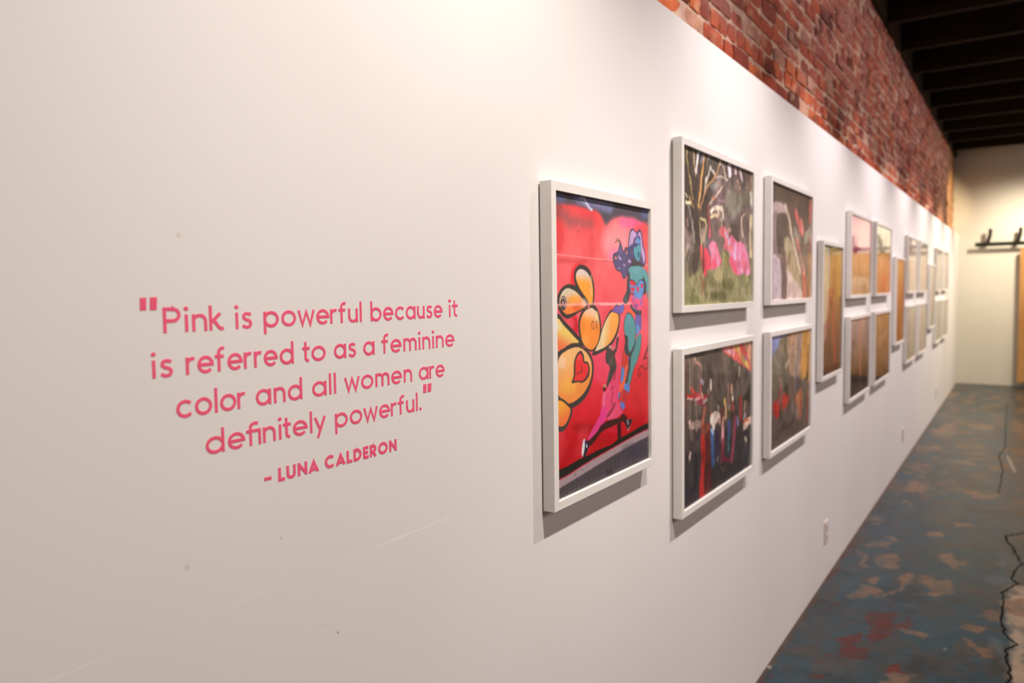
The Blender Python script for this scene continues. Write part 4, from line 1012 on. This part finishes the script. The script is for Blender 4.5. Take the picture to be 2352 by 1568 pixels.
def mortar():
    ys = np.arange(-1.3, Y_BACK + .03, .03); zs = np.arange(2.2, Z_DECK + .02, .02)
    Yg, Zg = np.meshgrid(np.minimum(ys, Y_BACK), np.minimum(zs, Z_DECK))
    Xg = X_BRICK - .0068 + .0065 * (fbm(Yg / .05, Zg / .05, 61) - .5) + .004 * (fbm(Yg / .3, Zg / .3, 67) - .5)
    me = grid_mesh('mortar', np.stack([Xg.ravel(), Yg.ravel(), Zg.ravel()], 1), len(ys), len(zs)); me.materials.append(MORTAR)
    o = link('mortar_bed', me, bpy.data.objects['wall_upper']); o['label'] = 'pale lime mortar between the bricks'
mortar()
struct(MB().box(-.3, -.126, Y_FRONT, Y_BACK, 0, Z_DECK).build('trim_1', MORTAR), 'masonry core behind the brick face')
struct(MB().box(-.12, -.06, -1.3, Y_BACK, Z_JOIST + .005, Z_DECK).build('trim_2', JOIST), 'dark timber plate on top of the brick wall')
for k in range(-13, 10):
    y = 6.88 + .87 * k
    if Y_FRONT < y < Y_BACK - .15:
        struct(MB().box(-.06, X_RIGHT, y - .032, y + .032, Z_JOIST, Z_DECK - .002).build('beam', JOIST), 'dark timber ceiling joist')

# floor: one mesh, finely divided in the strip beside the wall, worn paint kept as a colour attribute
def make_floor():
    xs = np.concatenate([np.linspace(0, 1.3, 174), np.linspace(1.34, 2.4, 22), np.linspace(2.7, X_RIGHT, 9)])
    ys = np.concatenate([np.linspace(Y_FRONT, 1.8, 15), np.linspace(1.9, 3.0, 60), np.linspace(3.012, 6.5, 330), np.linspace(6.52, 10, 160), np.linspace(10.04, Y_BACK, 100)])
    Xg, Yg = np.meshgrid(xs, ys); X, Y = Xg.ravel(), Yg.ravel()
    pt = Painter(X, Y)
    f = fbm(X / .6, Y / .6, 71)[:, None]
    pt.c[:] = hx((35, 65, 78)) * (1 - f) + hx((51, 73, 79)) * f
    f2 = sstep(.45, .7, fbm(X / .25, Y / .25, 75)) * .45; pt.put(np.arange(len(X)), f2, hx((60, 61, 57)))
    far = sstep(5.5, 8.0, Y)
    f3 = sstep(.55, .62, fbm(X / .10 + 3, Y / .13, 79, 6)) * (.15 + .65 * far); pt.put(np.arange(len(X)), f3, hx((116, 86, 64)))
    f3 = sstep(.56, .62, fbm(X / .07 + 7, Y / .10, 83, 6)) * (.3 + .3 * far); pt.put(np.arange(len(X)), f3, hx((92, 56, 42)))
    f4 = sstep(.58, .70, fbm(X / .3, Y / .4, 87)) * .5; pt.put(np.arange(len(X)), f4, hx((38, 45, 48)))
    # bare strip and old red paint along the foot of the wall
    n = fbm(X / .05, Y / .12, 91)
    pt.put(np.arange(len(X)), (1 - sstep(.012, .03, X + .03 * (n - .5))) * .85, hx((85, 64, 47)))
    pt.put(np.arange(len(X)), (1 - sstep(.02, .05, X + .08 * (n - .5))) * sstep(.5, .6, fbm(X / .2, Y / .35, 95)) * (1 - sstep(4.6, 6.5, Y)) * .9, hx((84, 38, 28)))
    # right of the crack the paint has gone altogether
    f5 = sstep(.93, 1.25, X + .3 * (fbm(X / .3, Y / .5, 99) - .5)) * (1 - sstep(5.0, 7.0, Y)) * .75
    pt.put(np.arange(len(X)), f5, hx((132, 117, 95)))
    cols = {'tan': (128, 96, 74), 'red': (94, 29, 22), 'bare': (180, 156, 130), 'pale': (93, 108, 114), 'dark': (35, 41, 43), 'white': (168, 156, 144), 'crack': (21, 18, 14)}
    ops = {'tan': .85, 'red': .9, 'bare': .9, 'pale': .6, 'dark': .6, 'white': .95}
    JX = X + .13 * (fbm(X / .09, Y / .09, 103, 6) - .5); JY = Y + .22 * (fbm(X / .09 + 9, Y / .09, 107, 6) - .5)
    patchy = .6 + .4 * sstep(.35, .6, fbm(X / .045, Y / .06, 113, 5))
    pj = Painter(JX, JY); pj.c = pt.c
    order = ['pale', 'bare', 'dark', 'tan', 'red', 'white']
    for kind in order:
        for m in FLOOR_MARKS:
            if m[0] != kind: continue
            P = smooth_path(np.array(m[1]).reshape(-1, 2), True, 4)
            use = pt if kind == 'white' else pj
            sel, a = use.mask(P, True, 0, m[2])
            if a is not None: use.put(sel, a * ops[kind] * (1 if kind == 'white' else patchy[sel]), hx(cols[kind]))
    # mottling of the bare concrete
    Z = np.zeros(len(X))
    me = grid_mesh('floor', np.stack([X, Y, Z], 1), len(xs), len(ys))
    set_colors(me, srgb(np.clip(pt.c, 0, 1)) * .60); me.materials.append(FLOORM)
    fl = struct(link('floor', me), 'worn blue grey painted concrete floor with bare tan and red patches')
    CR, n_, l_, b_ = new_mat('crack_shadow_grit', (23, 19, 15), .95, .1)
    for m in FLOOR_MARKS:
        if m[0] != 'crack': continue
        P = np.array(m[1]).reshape(-1, 2)
        mb = MB(); pts3 = []
        Q = []
        for i in range(len(P) - 1):
            for k in range(4):
                t = k / 4; q = P[i] * (1 - t) + P[i + 1] * t
                Q.append(q + (rng.normal(0, .0035, 2) if k else 0))
        Q.append(P[-1]); Q = np.array(Q)
        d = np.gradient(Q, axis=0); d /= np.linalg.norm(d, axis=1)[:, None] + 1e-9; nrm = np.stack([-d[:, 1], d[:, 0]], 1)
        w = m[2] * (.40 + 1.2 * np.clip(fbm(np.arange(len(Q)) / 3.0, np.zeros(len(Q)), 131), 0, 1))[:, None]
        A, B = Q + nrm * w / 2, Q - nrm * w / 2
        for a, b in zip(A, B): mb.v += [(a[0], a[1], .0012), (b[0], b[1], .0012)]
        for i in range(len(Q) - 1): mb.f.append((2 * i, 2 * i + 1, 2 * i + 3, 2 * i + 2))
        mb.build('crack', CR, fl)
make_floor()

# ------------------------------------------------------------------ framed prints
FW, FD = .0205, .0333       # face width and depth of the white moulding
TALL, WIDE = (.551, .725), (.756, .521)

def moulding(W, H):
    mb = MB(); o = [(-W / 2, 0), (W / 2, 0), (W / 2, H), (-W / 2, H)]; i_ = [(-W / 2 + FW, FW), (W / 2 - FW, FW), (W / 2 - FW, H - FW), (-W / 2 + FW, H - FW)]
    x0, x1 = .004, FD
    for k in range(4):
        j = (k + 1) % 4; b = len(mb.v)
        mb.v += [(x0, *o[k]), (x0, *o[j]), (x0, *i_[j]), (x0, *i_[k]), (x1, *o[k]), (x1, *o[j]), (x1, *i_[j]), (x1, *i_[k])]
        mb.f += [tuple(b + q for q in t) for t in ((3, 2, 1, 0), (4, 5, 6, 7), (0, 1, 5, 4), (2, 3, 7, 6))]
    bm_o = mb
    return bm_o

MOULD = {}
for key, (W, H) in (('tall', TALL), ('wide', WIDE)):
    me = bpy.data.meshes.new('frame'); mb = moulding(W, H); me.from_pydata(mb.v, [], mb.f)
    bm = bmesh.new(); bm.from_mesh(me); bmesh.ops.remove_doubles(bm, verts=bm.verts, dist=1e-5); bmesh.ops.recalc_face_normals(bm, faces=bm.faces)
    bmesh.ops.bevel(bm, geom=[e for e in bm.edges if e.is_manifold and e.calc_face_angle(0) > .5], offset=.0009, segments=2, affect='EDGES', profile=.5)
    bm.to_mesh(me); bm.free(); me.materials.append(FRAMEM); MOULD[key] = me

GROUP = 'white framed photographs along the gallery wall'
def framed(idx, key, y0, z0, label, shapes, nu, nv, warp):
    W, H = TALL if key == 'tall' else WIDE
    t = thing('picture_frame', label, 'framed picture', (0, y0 + W / 2, z0), GROUP)
    link('frame', MOULD[key], t)
    MB().box(0, .0215, -W / 2 + .009, W / 2 - .009, .009, H - .009).build('backing_board', BACKING, t)['label'] = 'dark backing board against the wall'
    pw, ph = W - 2 * FW + .004, H - 2 * FW + .004
    X, Y, lin = paint_print(shapes, W - 2 * FW, H - 2 * FW, nu, nv, *warp)
    P = np.stack([np.full(len(X), .0245), X / (W - 2 * FW) * pw - pw / 2, Y / (H - 2 * FW) * ph + H / 2 - ph / 2], 1)
    me = grid_mesh('print', P, nu, nv); set_colors(me, np.clip(lin * (1.28 if idx in (2, 3, 4, 5) else 1.0), 0, .95)); me.materials.append(PRINT)
    pr = link('print', me, t); pr['label'] = 'colour photographic print'
    MB().box(.0252, .0272, -pw / 2, pw / 2, H / 2 - ph / 2, H / 2 + ph / 2).build('glazing', GLASS, t)['label'] = 'clear glazing'
    return t

def generic(seed, stops, strokes):
    out = [['g', stops]]
    r = np.random.default_rng(seed)
    out.append(['n', strokes[0], .06, .45, .7, .5, seed, .5])
    for k in range(9):
        u = int(r.uniform(40, 960)); v0 = int(r.uniform(50, 600)); v1 = int(v0 + r.uniform(120, 380)); c = strokes[int(r.integers(len(strokes)))]
        out.append(['s', [u, v0, int(u + r.uniform(-40, 40)), (v0 + v1) // 2, u, v1], float(r.uniform(18, 60)), c, 16, .8, 1])
    return out

SETS = [(1.435, 2.195, 3.173), (4.153, 4.916, 5.867), (6.927, 7.652, 8.616), (9.721, 10.433, 11.405)]
Z_TALL, Z_UP, Z_LOW = 1.138, 1.554, .925
LAB = {
 (0, 't'): 'tall white framed mural photo of yellow balloon animal and runner in pink',
 (0, 'u0'): 'wide white framed photo of pink dressed figures under spiky garden leaves',
 (0, 'l0'): 'wide white framed photo of night procession with red coat and blue figures',
 (0, 'u1'): 'white framed photo of a pale beam across dark and coral blur',
 (0, 'l1'): 'white framed street photo with blue sky corner and yellow building',
 (1, 't'): 'tall white framed yellow brown photo with a thin red figure',
 (1, 'u0'): 'white framed photo with pink sky above painted-in reflection of rail and door, second block upper row',
 (1, 'l0'): 'white framed greyish photo with dark bottom and salmon stripe, below the pink sky photo',
 (1, 'u1'): 'white framed photo with painted-in reflection of cream wall, rail and orange door, beside the pink sky photo',
 (1, 'l1'): 'white framed mottled brown photo, below the cream and orange photo',
 (2, 't'): 'tall white framed orange brown photo, third tall frame along the wall',
 (2, 'u0'): 'white framed pale peach photo, upper left of the third block of four',
 (2, 'l0'): 'white framed tan photo, lower left of the third block of four',
 (2, 'u1'): 'white framed peach photo, upper right of the third block of four',
 (2, 'l1'): 'white framed light tan photo, lower right of the third block of four',
 (3, 't'): 'tall narrow looking white framed photo, last tall frame before the far corner',
 (3, 'u0'): 'white framed pale grey photo, upper left of the farthest block of four',
 (3, 'l0'): 'white framed pale beige photo, lower left of the farthest block of four',
 (3, 'u1'): 'white framed pale mauve photo, upper right and nearest the far corner',
 (3, 'l1'): 'white framed pale taupe photo, lower right and nearest the far corner',
}
GEN = {
 (2, 't'): ([[0, (154, 106, 60)], [400, (180, 120, 74)], [600, (184, 132, 78)], [1000, (200, 160, 104)]], [(192, 90, 60), (138, 90, 52), (208, 168, 120)]),
 (2, 'u0'): ([[0, (216, 200, 176)], [400, (214, 176, 154)], [1000, (216, 210, 200)]], [(192, 144, 120), (224, 216, 200), (184, 160, 144)]),
 (2, 'l0'): ([[0, (168, 144, 110)], [500, (184, 160, 128)], [1000, (200, 180, 152)]], [(138, 116, 88), (208, 188, 152), (156, 138, 108)]),
 (2, 'u1'): ([[0, (208, 176, 144)], [500, (212, 176, 152)], [1000, (208, 200, 188)]], [(200, 152, 120), (220, 202, 184), (154, 136, 120)]),
 (2, 'l1'): ([[0, (184, 156, 132)], [500, (192, 168, 136)], [1000, (208, 188, 168)]], [(184, 140, 128), (208, 188, 152), (168, 148, 120)]),
 (3, 't'): ([[0, (154, 130, 104)], [500, (168, 144, 108)], [1000, (192, 176, 152)]], [(122, 96, 72), (200, 176, 144)]),
 (3, 'u0'): ([[0, (200, 186, 176)], [1000, (208, 200, 192)]], [(192, 168, 160), (216, 204, 192)]),
 (3, 'l0'): ([[0, (184, 168, 136)], [1000, (200, 188, 168)]], [(168, 152, 120), (208, 196, 172)]),
 (3, 'u1'): ([[0, (196, 180, 172)], [1000, (200, 188, 184)]], [(184, 160, 152), (208, 196, 188)]),
 (3, 'l1'): ([[0, (184, 170, 152)], [1000, (196, 184, 168)]], [(164, 150, 132), (204, 192, 176)]),
}
PIDX = {(0, 't'): 1, (0, 'u0'): 2, (0, 'u1'): 3, (0, 'l0'): 4, (0, 'l1'): 5, (1, 't'): 6, (1, 'u0'): 7, (1, 'u1'): 8, (1, 'l0'): 9, (1, 'l1'): 10}
RES = {1: (350, 560), 2: (260, 320), 3: (150, 180), 4: (260, 320), 5: (150, 180)}
for b, (yt, ya, yb) in enumerate(SETS):
    for key, kind, y0, z0 in (('t', 'tall', yt, Z_TALL), ('u0', 'wide', ya, Z_UP), ('l0', 'wide', ya, Z_LOW), ('u1', 'wide', yb, Z_UP), ('l1', 'wide', yb, Z_LOW)):
        i = PIDX.get((b, key))
        shapes = PRINTS[i] if i else generic(b * 10 + ord(key[-1]) % 7 + ord(key[0]), *GEN[(b, key)])
        nu, nv = RES.get(i, (80, 100))
        framed(i, kind, y0, z0, LAB[(b, key)], shapes, nu, nv, {None: (.006, .15), 1: (.0006, .05), 2: (.007, .32), 3: (.008, .22), 4: (.005, .34), 5: (.007, .26)}.get(i, (.006, .15)))

# ------------------------------------------------------------------ vinyl lettering
def arc(cx, cy, rx, ry, a0, a1, n=18):
    return [(cx + rx * math.cos(math.radians(a0 + (a1 - a0) * i / n)), cy + ry * math.sin(math.radians(a0 + (a1 - a0) * i / n))) for i in range(n + 1)]
def ring(cx, cy, rx, ry, n=32):
    return ('ring', arc(cx, cy, rx, ry, 0, 360, n)[:-1])
def dot(cx, cy, r, n=16):
    return ('dot', arc(cx, cy, r, r, 0, 360, n)[:-1])
XH, S = .70, .142; hS = S / 2
f_body = [(.2, 0), (.2, .78)] + arc(.375, .79, .175, .175, 180, 68, 10)
s_pts = [(.405, .575), (.345, .625), (.245, .642), (.14, .612), (.092, .52), (.13, .43), (.235, .372), (.35, .318), (.40, .215), (.36, .105), (.25, .058), (.135, .078), (.05, .15)]
GLYPH = {
 'o': [ring(.36, .35, .295, .295)], 'a': [ring(.345, .35, .28, .295), [(.64, 0), (.64, XH)]],
 'b': [[(hS, 0), (hS, 1.03)], ring(.36, .35, .2925, .295)], 'd': [[(.655, 0), (.655, 1.03)], ring(.36, .35, .2925, .295)],
 'p': [[(hS, -.30), (hS, XH)], ring(.36, .35, .2925, .295)],
 'c': [arc(.36, .35, .295, .295, 42, 318, 26)], 'e': [arc(.345, .35, .28, .295, 0, 318, 28), [(.07, .35), (.69, .35)]],
 'n': [[(hS, 0), (hS, XH)], [(hS, .38)] + arc(.285, .40, .2175, .24, 180, 0) + [(.5025, 0)]],
 'm': [[(hS, 0), (hS, XH)], [(hS, .38)] + arc(.2525, .42, .185, .22, 180, 0) + [(.4375, 0)], [(.4375, .38)] + arc(.6225, .42, .185, .22, 180, 0) + [(.8075, 0)]],
 'r': [[(hS, 0), (hS, XH)], [(hS, .36)] + arc(.29, .39, .2225, .25, 180, 70, 10)],
 'u': [[(hS, XH), (hS, .30)] + arc(.285, .30, .2175, .24, 180, 360) + [(.5025, .32)], [(.5025, 0), (.5025, XH)]],
 'i': [[(hS, 0), (hS, XH)], dot(hS, .93, .085)], 'l': [[(hS, 0), (hS, 1.03)]],
 'k': [[(hS, 0), (hS, 1.03)], [(.44, XH), (.10, .34)], [(.19, .42), (.38, .12), (.43, .075), (.49, .06), (.55, .085)]],
 's': [('smooth', s_pts)],
 'f': [f_body, [(.03, .635), (.41, .635)]],
 't': [[(.17, .95), (.17, .21)] + arc(.30, .20, .13, .14, 180, 280, 8), [(.02, .635), (.37, .635)]],
 'w': [[(.05, XH), (.235, .02), (.43, .62), (.625, .02), (.81, XH)]],
 'y': [[(.05, XH), (.30, .06)], [(.53, XH), (.17, -.29)]],
 'P': [[(hS, 0), (hS, 1)], [(hS, .933), (.33, .933)] + arc(.33, .70, .235, .233, 90, -90) + [(hS, .467)]],
 '@': [f_body[:2] + arc(.40, .79, .20, .175, 180, 55, 10), [(.03, .635), (.60, .635)], [(.57, 0), (.57, .70)]],
 '.': [dot(.09, .085, .085)],
}
SB = .25
BOLD = {
 '-': [[(0, .42), (.34, .42)]], 'L': [[(.11, 0), (.11, 1)], [(.0, .11), (.50, .11)]],
 'U': [[(.11, 1), (.11, .38)] + arc(.365, .37, .255, .27, 180, 360) + [(.62, 1)]],
 'N': [[(.11, 0), (.11, 1)], [(.11, .86), (.66, .14)], [(.66, 0), (.66, 1)]],
 'A': [[(.09, 0), (.43, .80), (.77, 0)], [(.2, .24), (.66, .24)]],
 'C': [arc(.47, .5, .36, .395, 45, 315, 26)], 'D': [[(.11, 0), (.11, 1)], [(.11, .89), (.30, .89)] + arc(.30, .5, .34, .39, 90, -90) + [(.11, .11)]],
 'E': [[(.11, 0), (.11, 1)], [(.11, .89), (.52, .89)], [(.11, .5), (.47, .5)], [(.11, .11), (.52, .11)]],
 'R': [[(.11, 0), (.11, 1)], [(.11, .89), (.33, .89)] + arc(.33, .66, .20, .23, 90, -90) + [(.11, .43)], [(.28, .43), (.56, 0)]],
 'O': [ring(.48, .5, .37, .395)],
}
def strokes_of(g):
    for s in g:
        if isinstance(s, tuple): yield s
        else: yield ('line', s)
def extent(g, w):
    xs = []
    for k, p in strokes_of(g):
        m = 0 if k == 'dot' else w / 2
        if k == 'line' and len(p) == 2 and abs(p[0][1] - p[1][1]) < 1e-6: m = 0
        xs += [q[0] - m for q in p] + [q[0] + m for q in p]
    return min(xs), max(xs)
quote = thing('wall_quotation', 'pink vinyl quotation with attribution lettered on the white wall left of the prints', 'wall lettering', (0, .83, 1.36))
def letter(g, w, x0, sx, zb, H, parent):
    mb = MB()
    for n, (k, p) in enumerate(strokes_of(g)):
        th = .0004 + .00007 * n          # overlapping strokes never share a plane
        if k == 'smooth': p = [tuple(q) for q in smooth_path(p, False, 4)]
        Q = [(x0 + q[0] * sx * H - .83, zb + q[1] * H - 1.36) for q in p]
        if k == 'dot': mb.prism_x(Q, 0, th)
        elif k == 'ring': mb.ribbon_x(Q, w * H, 0, th, True)
        else: mb.ribbon_x(Q, w * H, 0, th)
    return mb.build('letter', VINYL, parent)
for ri, (zb, words) in enumerate(TEXT_ROWS):
    bold = ri == 4; H = .0196 if bold else .0316
    G, w, gap = (BOLD, SB, .10) if bold else (GLYPH, S, .095)
    row = bpy.data.objects.new('attribution_line' if bold else 'quotation_line', None); COL.objects.link(row); row.parent = quote; row.empty_display_size = .02
    row['label'] = 'smaller bold attribution line' if bold else ['first line of the quotation', 'second line of the quotation', 'third line of the quotation', 'last line of the quotation'][ri]
    for word, ya, yb in words:
        xs, x = [], 0
        for ch in word:
            a, b = extent(G[ch], w)
            g_ = gap
            if ch in 'wytfk@': g_ = gap * .5
            if ch == 'r': g_ = .03
            if bold and ch == 'A': g_ = .04
            if xs: x += (min(g_, prevg))
            prevg = g_
            if bold and ch == 'A': prevg = .04
            xs.append(x - a); x += b - a
        k = (yb - ya) / (x * H)
        for ch, xo in zip(word, xs):
            letter(G[ch], w, ya + xo * H * k, k, zb, H, row)
for q in (0, 2):
    m = MB()
    for quad in QUOTE_MARKS[q:q + 2]: m.prism_x([(a - .83, b - 1.36) for a, b in quad], 0, .0005)
    m.build('quotation_mark', VINYL, quote)['label'] = 'opening quotation mark' if q == 0 else 'closing quotation mark'

# ------------------------------------------------------------------ wall outlets
def outlet(y, label):
    t = thing('wall_outlet', label, 'outlet', (0, y, .27), 'outlets low on the gallery wall')
    MB().box(0, .007, -.038, .038, -.06, .06).build('cover_plate', PLATE, t, None, .002)
    for dz in (.026, -.026):
        s = MB().box(.0068, .009, -.017, .017, dz - .014, dz + .014).build('socket', PLATE, t, None, .001)
        MB().box(.0089, .0093, -.008, -.006, dz - .004, dz + .007).box(.0089, .0093, .006, .008, dz - .004, dz + .007).build('slots', SLOT, s)
outlet(4.452, 'nearest white wall outlet, below the tall yellow brown framed photo')
outlet(7.765, 'middle white wall outlet, below the third block of four framed photos')
outlet(11.0, 'farthest white wall outlet, closest to the far corner of the room')

# ------------------------------------------------------------------ far end: pine sliding door and its black rail with hooks
RY = Y_BACK - .11
t = thing('sliding_door_rail', 'black steel rail with upright curved hooks on the cream far wall', 'rail', (.23, Y_BACK, 2.27))
MB().box(0, 2.9, -.116, -.104, -.032, .032).build('rail_bar', BLACKM, t, None, .002)
for k in range(7):
    x = .20 + .405 * k
    path = [(x - .030, -.11, .0), (x - .026, -.112, .03), (x - .014, -.114, .075), (x + .002, -.115, .13), (x + .008, -.115, .18), (x + .008, -.115, .245)]
    hk = MB()
    hk.tube(path, [.036, .032, .028, .027, .026, .027], 12).build('hook', BLACKM, t)
    MB().tube([(x - .03, 0, -.005), (x - .03, -.106, -.005)], .014, 10).build('spacer', BLACKM, t)
def slat_door():
    t = struct(thing('door_1', 'orange pine sliding door under the black rail', 'door', (.845, RY, .07)))
    n = 8; W = 1.9
    m = MB()
    for k in range(n):
        m.box(W / n * k + .002, W / n * (k + 1) - .002, -.02, .02, 0, 2.12)
    m.build('planks', OAK, t, None, .002)
    return t
slat_door()
